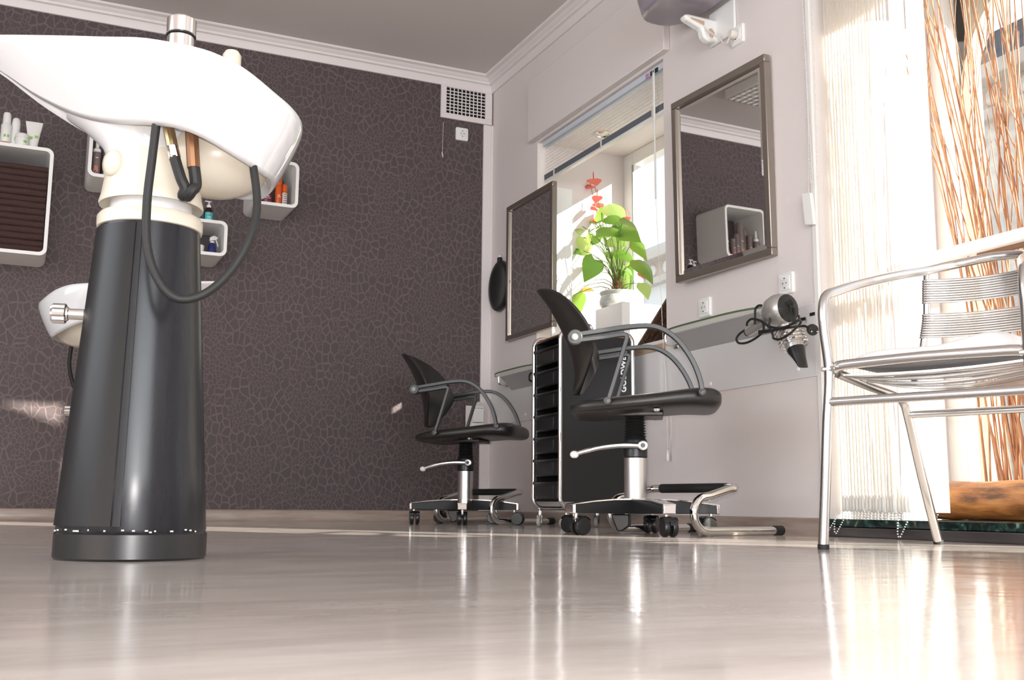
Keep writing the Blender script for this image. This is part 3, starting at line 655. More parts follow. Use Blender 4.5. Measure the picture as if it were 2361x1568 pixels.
# ------------------------------------------------------------ ventilation grille, sockets, thermostat
g0, g1 = at(1016, 198, Y=D), at(1113, 290, Y=D)
t = thing('ventilation_grille', 'white square-holed ventilation grille in the top corner of the dark wall', 'vent', (2.39, D, 2.46))
gx0, gx1, gz0, gz1 = 2.245, 2.590, 2.462, 2.676
mb = MB().box(gx0, gx1, D-.02, D-.004, gz0, gz0+.034).box(gx0, gx1, D-.02, D-.004, gz1-.012, gz1).box(gx0, gx0+.036, D-.02, D-.004, gz0+.034, gz1-.012).box(gx1-.046, gx1, D-.02, D-.004, gz0+.034, gz1-.012)
def tp(mb, name, mt, t, **k):
    o = mb.obj(name, mt, t, **k); o.matrix_parent_inverse = Matrix.Translation(-Vector(t.location)); return o
tp(mb, 'frame', m_trim, t, bevel=.002)
tp(MB().box(gx0+.02, gx1-.02, D-.004, D-.001, gz0+.01, gz1-.005), 'dark_duct', mat('duct_black', (.006, .006, .006), .9), t, smooth=0)
ix0, ix1, iz0, iz1 = gx0+.036, gx1-.046, gz0+.034, gz1-.012
for i in range(1, 10): tp(MB().box(ix0+(ix1-ix0)*i/10-.0026, ix0+(ix1-ix0)*i/10+.0026, D-.014, D-.008, iz0, iz1), 'grille_bar', m_trim, t, smooth=0)
for i in range(1, 8): tp(MB().box(ix0, ix1, D-.0135, D-.0085, iz0+(iz1-iz0)*i/8-.0026, iz0+(iz1-iz0)*i/8+.0026), 'grille_bar', m_trim, t, smooth=0)
c0, c1 = at(1022, 282, Y=D-.02), at(1020, 355, Y=D-.02)
tp(MB().tube([c0, c0*.5+c1*.5+Vector((0, 0, 0)), c1], .0012, 6), 'pull_cord', m_cable, t)
tp(MB().tube([c1+Vector((-.003, 0, .012)), c1, c1+Vector((.004, 0, -.022))], [.0025, .004, .002], 6), 'cord_end', m_cable, t)

def socket(label, pos, normal_rz, group='wall sockets'):
    t = thing('wall_socket', label, 'socket', pos, normal_rz, group)
    f = lambda pl, y: [(a, y, b) for a, b in pl]
    MB().rings([f(rrect(.083, .083, .009), 0), f(rrect(.083, .083, .009), -.006), f(rrect(.076, .076, .008), -.011), f(rrect(.056, .056, .003), -.0115)]).obj('cover_plate', m_whitepl, t, smooth=30)
    ins = MB().rings([f(rrect(.054, .054, .003), -.010), f(rrect(.054, .054, .003), -.0135), f(rrect(.048, .048, .003), -.0145)]).obj('insert', m_whitepl, t, smooth=30)
    rg = []
    for r, y in ((.0215, -.0146), (.0215, -.0152), (.0195, -.0152), (.0190, -.0050), (.001, -.0048)): rg.append([(r*math.cos(2*PI*j/24), y, r*math.sin(2*PI*j/24)) for j in range(24)])
    MB().rings(rg[:3], cap=False).obj('socket_rim', m_whitepl, ins, smooth=30)
    MB().lathe([(.0195, -.0147), (.0190, -.01485)], 24, (0, 0, 0), 'Y').obj('recess_shade', mat('socket_shade_grey', (.74, .74, .73), .45), ins)  # flat disc, darker grey put in as shade of a sunken socket face
    mb = MB()
    for dx in (-.0095, .0095): mb.lathe([(.0023, -.0150), (.0023, -.0160)], 10, (dx, 0, 0), 'Y')
    mb.obj('pin_holes', mat('hole_black', (.01, .01, .01), .7), ins, smooth=0)
    for sg in (-1, 1): MB().box(-.0022, .0022, -.0165, -.0148, sg*.0185-.0022, sg*.0185+.0022).obj('earth_clip', mat('hole_black', (.01, .01, .01), .7), ins, smooth=0)
    return t
socket('white socket on the dark wall under the ventilation grille', at(1064.5, 310, Y=D), 0)
RW = -PI/2                                         # faces -X
socket('white socket above the left part of the near glass shelf', at(1628, 709, X=W), RW)
socket('white socket behind the silver hair dryer', at(1816, 654, X=W), RW)
s3p = at(1703, 82, X=W); s3 = socket('white socket with a plug in it beside the wall lamp', s3p, RW)
# small white control box in the corner by the far chair
t = thing('heating_thermostat', 'small white slotted control box low in the corner behind the far chair', 'thermostat', (2.53, D-.016, .63))
mb = MB().box(2.478, 2.545, D-.05, D-.016, .585, .680); tp(mb, 'body', m_whitepl, t, bevel=.004)
for i in range(3): tp(MB().box(2.484+i*.019, 2.484+i*.019+.014, D-.0508, D-.050, .668, .671), 'slot', m_black, t, smooth=0)
tp(MB().box(2.470, 2.55, D-.045, D-.016, .520, .582), 'lower_cover', m_whitepl, t, bevel=.004)
tp(MB().lathe([(.030, D-.045), (.030, D-.017)], 20, (2.52, 0, .680), 'Y'), 'dial', mat('clear_dial', (.6, .57, .55), .3), t)
tp(MB().box(2.44, 2.60, D-.018, D-.0155, .48, .685), 'back_plate', m_wall, t, smooth=0)

# ------------------------------------------------------------ framed mirrors, shelves, hand mirror on the right wall
def wall_mirror(label, y0, y1, z0, z1, yaw=0, tilt=0):
    w, h = y1-y0, z1-z0
    t = thing('wall_mirror', label, 'mirror', (W-.001, (y0+y1)/2, (z0+z1)/2), 0, 'framed salon mirrors')
    f, dp = .030, .030
    if yaw: t.location.x -= abs(math.sin(R(yaw)))*w/2 + abs(math.sin(R(tilt)))*h/2
    t.rotation_euler = (0, R(tilt), R(yaw))
    for nm, b in (('frame_rail', (-w/2, w/2, h/2-f, h/2)), ('frame_rail', (-w/2, w/2, -h/2, -h/2+f)), ('frame_stile', (-w/2, -w/2+f, -h/2+f, h/2-f)), ('frame_stile', (w/2-f, w/2, -h/2+f, h/2-f))):
        MB().box(-dp, 0, *b).obj(nm, m_frame, t, bevel=.003)
    iw, ih = w/2-f, h/2-f; bv = .022
    # bevelled looking glass
    A = [(-.016, s*iw, q*ih) for s, q in ((-1,-1),(1,-1),(1,1),(-1,1))]; B = [(-.0178, s*(iw-bv), q*(ih-bv)) for s, q in ((-1,-1),(1,-1),(1,1),(-1,1))]
    MB().add(A+B, [(4,5,6,7)]).obj('looking_glass', m_mirror, t, smooth=0)
    MB().add(A+B, [(0,1,5,4),(1,2,6,5),(2,3,7,6),(3,0,4,7)]).obj('bevelled_edge', m_mirror, t, smooth=0)
    MB().box(-.014, 0, -iw, iw, -ih, ih).obj('backing', m_black, t, smooth=0)
    return t
wall_mirror('framed wall mirror above the near glass shelf, reflecting a box of bottles', 3.205, 3.820, 1.050, 1.858, yaw=2.8, tilt=-.8)
wall_mirror('framed wall mirror in the corner behind the near salon chair', 5.05, 5.655, 1.045, 1.855)

def glass_shelf(label, y0, y1, x_out, item):
    """curved-front glass shelf with aluminium profile under it and bent-wire hooks"""
    zs = .835
    t = thing('glass_shelf', label, 'shelf', (W, (y0+y1)/2, zs), 0, 'glass shelves under the mirrors')
    L = y1-y0; pts = [(0, -L/2)]; n = 14
    for i in range(n+1):
        a = i/n; yy = -L/2 + L*a; d = x_out*(1-(2*a-1)**4*.55)
        pts.append((-d, yy))
    pts.append((0, L/2))
    MB().prism(pts, 0, .008).obj('glass_top', m_shelfglass, t, smooth=20)
    ed = [(x-.0006*(1 if x < 0 else 0), y) for x, y in pts]
    fr = [(x-.0012, y, z) for z in (0.0, .008) for x, y in pts[1:-1]]
    mb = MB(); k = len(pts)-2; mb.v += fr; mb.f += [(i, i+1, i+1+k, i+k) for i in range(k-1)]; mb.obj('glass_edge', m_gedge, t, smooth=60)
    sec = [(0, -.004), (-.075, -.004), (-.080, -.010), (-.050, -.034), (-.026, -.062), (-.008, -.080), (0, -.082)]
    MB().prism([(x, z) for x, z in sec], -L/2+.09, L/2-.09, lambda a, b, y: (a, y, b)).obj('light_profile', mat('matt_aluminium_profile', (.55, .55, .55), .5, .4), t, smooth=30)
    for yy in (-L/2+.035, L/2-.035):
        b = MB().box(-.014, 0, yy-.018, yy+.018, -.058, -.036).obj('bracket', m_chrome, t, bevel=.003)
        MB().tube(smooth_path([(-.010, yy, -.047), (-.045, yy, -.047), (-.062, yy, -.038), (-.066, yy, -.020), (-.066, yy, 0)], 4), .0045, 8).obj('bracket_arm', m_chrome, b)
    return t
glass_shelf('long glass shelf with aluminium profile under the near mirror', 3.14, 3.93, .13, None)
glass_shelf('glass shelf under the corner mirror beside the black trolley', 5.00, 5.70, .14, None)

p_ = at(1224, 868, X=W-.13)
o = MB().tube(smooth_path([p_+Vector((0, a, b)) for a, b in ((-.035, .012), (-.012, .018), (.014, .010), (.018, -.012), (.004, -.024), (-.016, -.026), (-.040, -.022))], 5), .0055, 8).obj('cable_loop', m_rubber, smooth=60)
o.data.transform(Matrix.Translation(-p_)); o.location = p_; tag(o, 'black cable loop hanging over the edge of the corner glass shelf', 'cable')
t = thing('hand_mirror', 'black oval back mirror hanging between the corner and the framed mirror', 'mirror', (W, 5.775, 1.40))
def oval(ry, rz, x, n=40): return [(x, ry*math.cos(2*PI*j/n), rz*math.sin(2*PI*j/n)) for j in range(n)]
MB().rings([oval(.135, .142, -.004), oval(.152, .156, -.014), oval(.148, .152, -.026), oval(.120, .126, -.030), oval(.108, .114, -.024)]).obj('rim', m_black, t, smooth=50)
MB().rings([oval(.106, .112, -.022), oval(.106, .112, -.0235)]).obj('oval_glass', mat('dark_back', (.004, .004, .004), .5), t, smooth=30)
h = MB().box(-.030, -.006, -.014, .014, .148, .176).obj('hanger', m_black, t, bevel=.004)
MB().tube([(0, 0, .176), (-.018, 0, .176), (-.020, 0, .186)], .003, 8).obj('hook', m_chrome, h)

# ------------------------------------------------------------ wall lamp with violet shade
lp = at(1635, 62, X=W)
t = thing('wall_lamp', 'wall lamp with ribbed violet grey shade on a white bracket at the top edge', 'lamp', (W, 3.53, 2.10))
def lw(mb, n, mt, par=t, **k): return mb.obj(n, mt, par, **k)
rs = []; NS = 72                                      # half-oval shade, open top
for z, ry, rx in ((.085, .225, .165), (.091, .243, .180), (.107, .252, .188), (.16, .272, .202), (.24, .292, .220), (.30, .300, .225), (.30, .295, .221), (.16, .267, .198), (.107, .247, .184), (.095, .225, .17)):
    ring = []
    for j in range(NS):
        a = 2*PI*j/NS; rib = 1+(.006 if j % 2 else 0)
        ring.append((-.175+rx*.72*math.copysign(abs(math.cos(a))**.75, math.cos(a))*rib, ry*math.copysign(abs(math.sin(a))**.85, math.sin(a))*rib, z))
    rs.append(ring)
lw(MB().rings(rs, cap=True), 'shade', m_shade, smooth=25)
lw(MB().box(-.012, 0, -.105, .075, -.055, .10), 'wall_plate', m_whitepl, bevel=.008)
br = lw(MB().prism([(0, -.045), (-.05, -.052), (-.075, -.035), (-.085, 0), (-.165, .028), (-.172, .046), (-.15, .052), (0, .052)], -.022, .022, lambda a, b, y: (a, y+.045, b)), 'bracket_arm', m_whitepl, bevel=.010)
MB().prism([(-.072, .012), (-.145, .030), (-.14, .038), (-.07, .034)], -.0235, .0235, lambda a, b, y: (a, y+.045, b)).obj('tan_insert', m_cork, br, bevel=.003)
MB().prism([(-.030, -.036), (-.048, -.030), (-.050, .004), (-.034, .010), (-.018, -.01)], -.0235, .0235, lambda a, b, y: (a, y+.045, b)).obj('tan_insert', m_cork, br, bevel=.003)
lw(MB().tube([(-.27, -.20, .09), (-.27, -.20, .03)], .0035, 8), 'pull_pin', m_chrome)
pl = lw(MB().lathe([(.018, 0), (.021, -.006), (.021, -.020), (.015, -.030)], 18, (0, 0, 0), 'X'), 'plug', m_cable, loc=(-.016, s3p.y-3.53, s3p.z-2.10))
dy, dz = s3p.y-3.53, s3p.z-2.10
lw(MB().tube(smooth_path([(-.10, .03, .05), (-.07, .02, 0), (-.045, -.03, -.055), (-.04, dy+.035, dz-.032), (-.042, dy+.01, dz-.018), (-.035, dy, dz-.010)], 6), .0035, 8), 'cable', m_cable)

# ------------------------------------------------------------ hair dryer in its coil holder
t = thing('dryer_holder', 'chrome spiral wire hair dryer holder screwed to the splash board', 'holder', (W-.006, 3.01, .80))
def mk(mb, n, mt, par=t, **k): return mb.obj(n, mt, par, **k)
# measured on the plane through the dryer, 0.10 m off the wall
XD = W-.115
A0, A1 = at(1822, 762, X=XD), at(1840, 812, X=XD)
axis = (A1-A0).normalized(); axis = Vector((0.05, axis.y, axis.z)).normalized()
top = at(1812, 748, X=XD)
e1 = axis.cross(Vector((1, 0, 0))).normalized(); e2 = axis.cross(e1)
coil = []
for i in range(5*16+1):
    a = 2*PI*i/16; d = .0135*i/16; r = .050
    coil.append(top + axis*(.026+d) + (e1*math.cos(a)+e2*math.sin(a))*r)
inv = Matrix.Translation(-Vector(t.location))
def wl(mb, n, mt, tt, par=None, **k):
    o = mb.obj(n, mt, par or tt, **k); o.matrix_parent_inverse = Matrix.Translation(-Vector(tt.location)); return o
wl(MB().tube(coil, .0028, 6), 'wire_coil', m_chrome, t)
pb = at(1862, 733, X=W-.008)
wl(MB().tube(smooth_path([pb+Vector((-.006, 0, 0)), pb+Vector((-.008, .0, -.025)), pb+Vector((-.04, .01, -.045)), coil[0]+Vector((0, 0, .002)), coil[1]], 5), .0028, 6), 'wire_arm', m_chrome, t)
for dy in (-.040, .012): wl(MB().box(W-.009, W-.006, pb.y+dy, pb.y+dy+.028, pb.z-.004-dy*.2, pb.z+.008-dy*.2), 'fixing_plate', m_black, t, bevel=.001)

t = thing('hair_dryer', 'silver hair dryer with black nozzle and wound black cord hanging in the coil', 'hair dryer', tuple(top))
hd = [(.001, -.108), (.020, -.106), (.034, -.100), (.045, -.085), (.049, -.065), (.047, -.045), (.040, -.022), (.034, -.006), (.031, .02), (.030, .070), (.028, .082)]
BAX = (axis*0.62 + Vector((0.80, 0, 0))*0 ).normalized()
# the barrel: motor drum at the top turned to the viewer, tube running down through the coil
q = axis.to_track_quat('Z', 'Y').to_matrix().to_4x4()
barrel = MB().lathe([(.034, -.045), (.036, -.02), (.034, .0), (.0335, .045), (.033, .100), (.031, .106)], 24).xf(Matrix.Translation(top) @ q)
wl(barrel, 'barrel', m_silver, t)
drum_c = at(1797, 716, X=XD-.02); face_c = at(1813, 716, X=XD-.045)
dax = (face_c-drum_c).normalized(); dax = Vector((.13, -.99, .05)).normalized()
qd = dax.to_track_quat('Z', 'Y').to_matrix().to_4x4()
wl(MB().lathe([(.010, -.058), (.030, -.050), (.046, -.030), (.0525, -.006), (.0525, .012), (.049, .030), (.0455, .036)], 32).xf(Matrix.Translation(drum_c) @ qd @ Matrix.Scale(1.14, 4)), 'motor_housing', m_silver, t, smooth=50)
gr = wl(MB().lathe([(.0455, .030), (.0450, .038), (.034, .044), (.016, .047), (.001, .048)], 28).xf(Matrix.Translation(drum_c) @ qd @ Matrix.Scale(1.14, 4)), 'intake_grille', m_black, t, smooth=50)
for i in range(10):
    a = PI*i/10; dv = Vector((math.cos(a), math.sin(a), 0))
    P_ = [dv*k*.044 for k in (-1, -.5, 0, .5, 1)]; P_ = [p+Vector((0, 0, .0395+.010*(1-(p.length/.044)**2))) for p in P_]
    wl(MB().tube(P_, .0007, 5).xf(Matrix.Translation(drum_c) @ qd @ Matrix.Scale(1.14, 4)), 'grille_rib', m_blacks, t)
# nozzle
nz0 = top+axis*.100; nz1 = at(1852, 846, X=XD); nd = (nz1-nz0); nlen = nd.length; qn = nd.to_track_quat('Z', 'Y').to_matrix().to_4x4()
rs = []
for z, a, b in ((0, .032, .032), (.01, .033, .031), (.5, .026, .018), (1, .020, .005)):
    zz = z*nlen if z > .05 else z
    rs.append([(a*math.cos(2*PI*j/20), b*math.sin(2*PI*j/20), zz) for j in range(20)])
wl(MB().rings(rs).xf(Matrix.Translation(nz0) @ qn), 'nozzle', m_black, t, smooth=50)
# handle
h0, h1 = at(1783, 730, X=XD-.035), at(1725, 766, X=XD-.035)
hdv = h1-h0
wl(MB().tube([h0, h0+hdv*.2, h0+hdv*.55, h0+hdv*.9, h1], [.027, .024, .020, .019, .017], 16), 'handle', m_silver, t, smooth=50)
wl(MB().tube([h1-hdv*.02, h1+hdv*.05], .0145, 14), 'handle_end', m_blacks, t)
def cord(pts): return wl(MB().tube(smooth_path([at(a, b, X=XD-dx-.028) for a, b, dx in pts], 6), .0042, 8), 'cord', m_rubber, t)
cord([(1722, 758, .005), (1705, 770, .005), (1698, 782, .01), (1704, 791, .012), (1722, 790, .015), (1745, 778, .02), (1760, 762, .03), (1757, 742, .035), (1735, 735, .030), (1724, 742, .02), (1722, 750, 0)])
cord([(1740, 748, .035), (1741, 728, .035), (1742, 712, .03), (1752, 704, .03), (1768, 712, .035), (1776, 735, .04), (1774, 752, .045), (1800, 756, .055), (1825, 748, .055), (1842, 738, .03), (1841, 728, .01)])
cord([(1738, 735, .038), (1758, 742, .045), (1774, 756, .05), (1782, 772, .055), (1784, 780, .055), (1798, 782, .055), (1820, 770, .055), (1845, 746, .04), (1840, 738, .05), (1815, 752, .06), (1785, 762, .055), (1750, 768, .04)])
cord([(1750, 764, .04), (1790, 760, .055), (1830, 754, .05), (1848, 752, .02), (1856, 752, .02), (1868, 757, .02)])
pp = at(1872, 759, X=XD-.02)
pg = wl(MB().lathe([(.010, -.020), (.013, -.008), (.019, 0), (.0195, .014), (.017, .017)], 16, axis='Z').xf(Matrix.Translation(pp) @ Vector((-.35, -.75, -.35)).to_track_quat('Z', 'Y').to_matrix().to_4x4()), 'plug', m_rubber, t)
for k in (-1, 1):
    wl(MB().lathe([(.0024, .015), (.0024, .034)], 8, (.0095*k, 0, 0)).xf(Matrix.Translation(pp) @ Vector((-.35, -.75, -.35)).to_track_quat('Z', 'Y').to_matrix().to_4x4()), 'plug_pin', m_chrome, t)

# ------------------------------------------------------------ salon chairs
def caster(parent, x, y, ang, r=.031, mt=m_black, name='caster'):
    c = bpy.data.objects.new(name, None); COL.objects.link(c); c.parent = parent; c.location = (x, y, 0); c.rotation_euler.z = ang; c.empty_display_size = .02
    # trailing twin wheel : wheel centre behind the stem
    for s in (-1, 1): MB().lathe([(r*.55, s*.006), (r*.97, s*.006), (r, s*.009), (r, s*.019), (r*.93, s*.023), (r*.5, s*.0235)], 20, (-.018, 0, r), 'Y').obj('wheel', mt, c, smooth=40)
    hood = [(-.018+(r+.004)*math.cos(R(a)), r+(r+.004)*math.sin(R(a))) for a in range(20, 171, 15)]
    hood = hood + [(-.018+(r-.006)*math.cos(R(a)), r+(r-.006)*math.sin(R(a))) for a in range(170, 19, -15)]
    MB().prism(hood, -.0055, .0055, lambda a, b, z: (a, z, b)).obj('hood', mt, c, smooth=30)
    hw = [(-.018+(r+.003)*math.cos(R(a)), r+(r+.003)*math.sin(R(a))) for a in range(35, 146, 15)]; hw += [(-.018+(r+.0005)*math.cos(R(a)), r+(r+.0005)*math.sin(R(a))) for a in range(145, 34, -15)]
    MB().prism(hw, -.024, .024, lambda a, b, z: (a, z, b)).obj('fender', mt, c, smooth=30)
    MB().lathe([(.010, r+.012), (.010, r+.024), (.0075, r+.026), (.0075, .080)], 12).obj('stem', m_chrome, c)
    return c
def build_chair(label, loc, rz, twist):
    """local +x forward; the customer's seat"""
    t = thing('salon_chair', label, 'chair', loc, rz, 'hydraulic salon chairs')
    # five-star base
    hub = MB().lathe([(.055, .072), (.058, .080), (.058, .116), (.050, .122), (.040, .122)], 30).obj('base_hub', m_black, t)
    Lr = .277
    for i, a in enumerate(range(0, 360, 72)):
        an = R(a+twist); m = Matrix.Rotation(an, 4, 'Z')
        sec = lambda x, w, zb, ztop: [(x, -w, zb), (x, w, zb), (x, w, ztop), (x, -w, ztop)]
        leg = MB().rings([sec(.03, .038, .072, .120), sec(.12, .031, .072, .118), sec(.20, .025, .073, .112), sec(Lr+.004, .021, .074, .101)]).xf(m).obj('base_leg', m_blacks, t, smooth=20, bevel=.002)
        MB().rings([sec(.02, .0395, .1205, .1250), sec(.12, .0325, .1185, .1228), sec(.20, .0265, .1125, .1168), sec(Lr+.012, .0225, .1015, .1055)]).xf(m).obj('chrome_cap', m_chrome, leg, smooth=20)
        MB().rings([sec(Lr+.003, .0230, .072, .1055), sec(Lr+.014, .0215, .074, .1030)]).xf(m).obj('end_cap', m_chrome, leg, bevel=.002)
        rr = random.Random(i*7+int(loc[1]*10)); caster(t, (Lr-.014)*math.cos(an), (Lr-.014)*math.sin(an), rr.uniform(0, 2*PI))
    MB().prism([(-.085, .070), (-.02, .070), (-.02, .030), (-.045, .012), (-.062, .012)], -.035, .035, lambda a, b, y: (a, y, b)).xf(Matrix.Rotation(R(-twist), 4, 'Z')).obj('brake_pedal', m_black, hub, bevel=.004)
    MB().lathe([(.0395, .118), (.0395, .268)], 36).obj('column', m_alu, t)
    MB().lathe([(.040, .266), (.043, .270), (.043, .325), (.036, .340), (.030, .345)], 30).obj('column_collar', m_black, t)
    prof = []
    for i in range(9): prof += [(.030, .338+i*.0095), (.041-.0006*i, .3425+i*.0095)]
    MB().lathe(prof, 26).obj('bellows', m_rubber, t, smooth=60)
    # pump lever on the right-hand side (towards the viewer)
    lv = MB().tube(smooth_path([(.020, -.046, .308), (-.05, -.052, .309), (-.12, -.054, .301), (-.18, -.052, .286), (-.206, -.05, .278)], 4), [.011]*4+[.0100]*4+[.009]*4+[.0078]*5, 10).obj('pump_lever', m_alu, t)
    MB().sphere((-.212, -.05, .276), .0135, (1.2, 1, 1)).obj('lever_ball', m_white, lv, smooth=60)
    MB().lathe([(.016, -.040), (.0165, -.058), (.011, -.060)], 18, (.028, 0, .308), 'Y').obj('lever_hub', m_alu, lv)
    MB().lathe([(.009, -.058), (.0085, -.0612)], 14, (.028, 0, .308), 'Y').obj('hub_plug', m_black, lv)
    # seat: cushion with rolled waterfall front, slightly raised to the front
    rs = []
    sx = [(-.225, .150, .440, .452), (-.215, .185, .428, .466), (-.18, .215, .420, .474), (-.10, .232, .418, .478), (0, .238, .420, .480), (.10, .238, .422, .484), (.18, .232, .424, .490), (.235, .222, .416, .492), (.270, .205, .412, .488), (.292, .180, .420, .474), (.298, .150, .434, .460)]
    for x, hw, zb, zt in sx:
        ring = []
        for j in range(28):
            a = 2*PI*j/28; cy = math.copysign(abs(math.cos(a))**.45, math.cos(a)); cz = math.copysign(abs(math.sin(a))**.60, math.sin(a))
            ring.append((x, hw*cy, (zb+zt)/2+(zt-zb)/2*cz+.065*x-.004))
        rs.append(ring)
    seat = MB().rings(rs).obj('seat', m_leath, t, smooth=60, subsurf=1)
    MB().box(-.10, .10, -.10, .10, .408, .424).obj('seat_plate', m_black, seat, bevel=.004)
    for x, y in ((-.085, -.19), (.075, -.19), (-.085, .19), (.075, .19)): MB().lathe([(.012, .424), (.010, .416), (.004, .414)], 12, (x, y, 0)).obj('bolt', m_chrome, seat)
    # back: curved shell, wide at mid height
    def backx(z): return lerp([(.47, -.215), (.54, -.200), (.60, -.205), (.66, -.222), (.74, -.255), (.82, -.300), (.88, -.345)], z)
    rows = []
    zz = [.490, .505, .54, .58, .63, .68, .73, .78, .82, .85, .868, .876]
    wd = [.030, .065, .105, .155, .205, .225, .220, .205, .180, .145, .095, .035]
    for z, hw in zip(zz, wd):
        ring = []; n = 14
        for k in range(n+1):
            y = -hw+2*hw*k/n; cv = .085*(abs(y)/.225)**2
            ring.append((backx(z)+cv+.016, y, z))
        for k in range(n, -1, -1):
            y = -hw+2*hw*k/n; cv = .085*(abs(y)/.225)**2
            th = .030*(1-(abs(y)/hw)**4*.6)
            ring.append((backx(z)+cv+.016-th, y, z))
        rows.append(ring)
    MB().rings(rows).obj('backrest', m_leath, t, smooth=60, subsurf=1)
    # armrests: twin bar from the back pivot, bow to the seat front, strut to the seat rear
    for s in (-1, 1):
        y = s*.246
        path = smooth_path([(-.178, y, .673), (-.10, y, .684), (-.012, y, .696), (.06, y, .698), (.11, y, .680), (.155, y, .641), (.195, y, .580), (.218, y, .520), (.226, y, .474)], 4)
        arm = MB().ribbon(path, .026, .0165, (0, 1, 0)).obj('armrest', m_arm, t, smooth=40)
        MB().ribbon(smooth_path([(-.178, y, .652), (-.10, y, .661), (-.035, y, .670), (-.022, y, .660), (-.030, y, .63), (-.060, y, .53), (-.088, y, .440)], 4), .020, .0145, (0, 1, 0)).obj('arm_strut', m_arm, arm, smooth=40)
        MB().ribbon([(-.17, y, .663), (-.10, y, .672), (-.03, y, .683)], .006, .014, (0, 1, 0)).obj('arm_web', m_black, arm)
        MB().lathe([(.022, s*.228), (.026, s*.232), (.026, s*.258), (.022, s*.262)], 22, (-.196, 0, .662), 'Y').obj('pivot_disc', m_arm, arm)
        MB().lathe([(.012, s*.258), (.011, s*.2655), (.006, s*.267)], 14, (-.196, 0, .662), 'Y').obj('pivot_cap', m_grey, arm)
        for px, pz in ((-.088, .446), (.226, .474)): MB().lathe([(.0115, s*.236), (.0125, s*.240), (.0125, s*.258), (.008, s*.260)], 16, (px, 0, pz), 'Y').obj('screw_boss', m_arm, arm)
        MB().tube([(-.205, s*.16, .655), (-.196, s*.236, .662)], .008, 8).obj('back_pin', m_chrome, arm)
    return t
c1 = build_chair('near black salon chair with bowed arms beside the black trolley', (1.998, 3.276, 0), R(-32), 5)
c2 = build_chair('far black salon chair in the corner against the dark wall', (2.095, 5.085, 0), R(-39), -4)

def footrest(label, loc, rz):
    t = thing('footrest', label, 'footrest', loc, rz, 'chrome tube footrests')
    P = []
    for s in (-1, 1):
        y = s*.215
        side = [(.30, y, .0165), (.10, y, .0165), (-.035, y, .0165)] + [( -.045+.058*math.cos(R(a)), y, .0745+.058*math.sin(R(a))) for a in range(-105, -256, -15)] + [(-.03, y, .134), (.06, y, .157)]
        P.append(side)
    near, far = P
    corner = lambda y, s: [(.085, y, .161), (.098, y+s*.006, .163), (.105, y+s*.020, .164)]
    path = near + corner(-.215, 1) + [(.105, -.10, .164), (.105, 0, .164), (.105, .10, .164)] + list(reversed(corner(.215, -1))) + list(reversed(far))
    fr = MB().tube(path, .0145, 12).obj('tube_frame', m_chrome, t, smooth=60)
    MB().tube([(.105, -.165, .164), (.105, .165, .164)], .0168, 14).obj('foot_pad', m_rubber, t)
    for s in (-1, 1): MB().lathe([(.0165, .285), (.0170, .288), (.0170, .325), (.013, .330)], 16, (0, s*.215, .0172), 'X').obj('end_cap', m_rubber, t)
    return t
f1 = footrest('chrome tube footrest with black bar in front of the near salon chair', (2.135, 3.255, 0), R(10))
f2 = copy_tree(f1); f2.location = (2.185, 5.12, 0); f2.rotation_euler.z = R(18); f2['label'] = 'chrome tube footrest with black bar in front of the far salon chair'

# ------------------------------------------------------------ trolley
t = thing('salon_trolley', 'tall black tool trolley with chrome tube frame on small castors', 'trolley', (2.352, 4.312, 0), R(-4))
lx, ly = .175, .148
for s in (-1, 1):
    y = s*ly*-1
for s in (-1, 1):
    y = s*(ly+.006)
    r = .045; x0, x1, z0, z1 = -lx-.004, lx+.004, .085, .872
    loop = [(x0, y, .48)] + arc((x0+r, z1-r), r, 180, 90, 6, lambda a, b: (a, y, b)) + arc((x1-r, z1-r), r, 90, 0, 6, lambda a, b: (a, y, b)) + arc((x1-r, z0+r), r, 0, -90, 6, lambda a, b: (a, y, b)) + arc((x0+r, z0+r), r, -90, -180, 6, lambda a, b: (a, y, b)) + [(x0, y, .48)]
    MB().tube(loop, .0095, 10).obj('tube_loop', m_chrome, t, smooth=60)
# rear side panel + near side panel
for s in (-1, 1): MB().box(-lx+.006, lx-.004, s*ly-.004, s*ly+.004, .115, .852).obj('side_panel', m_black, t, bevel=.002)
MB().box(lx-.012, lx-.004, -ly+.004, ly-.004, .115, .852).obj('rear_panel', m_black, t, smooth=0)
MB().box(-lx+.004, lx-.004, -ly+.004, ly-.004, .842, .852).obj('top_tray', m_black, t, bevel=.003)
MB().box(-lx+.01, lx-.02, -ly+.01, ly-.01, .852, .858).obj('wooden_inlay', mat('orange_wood', (.42, .19, .06), .4), t, smooth=0)
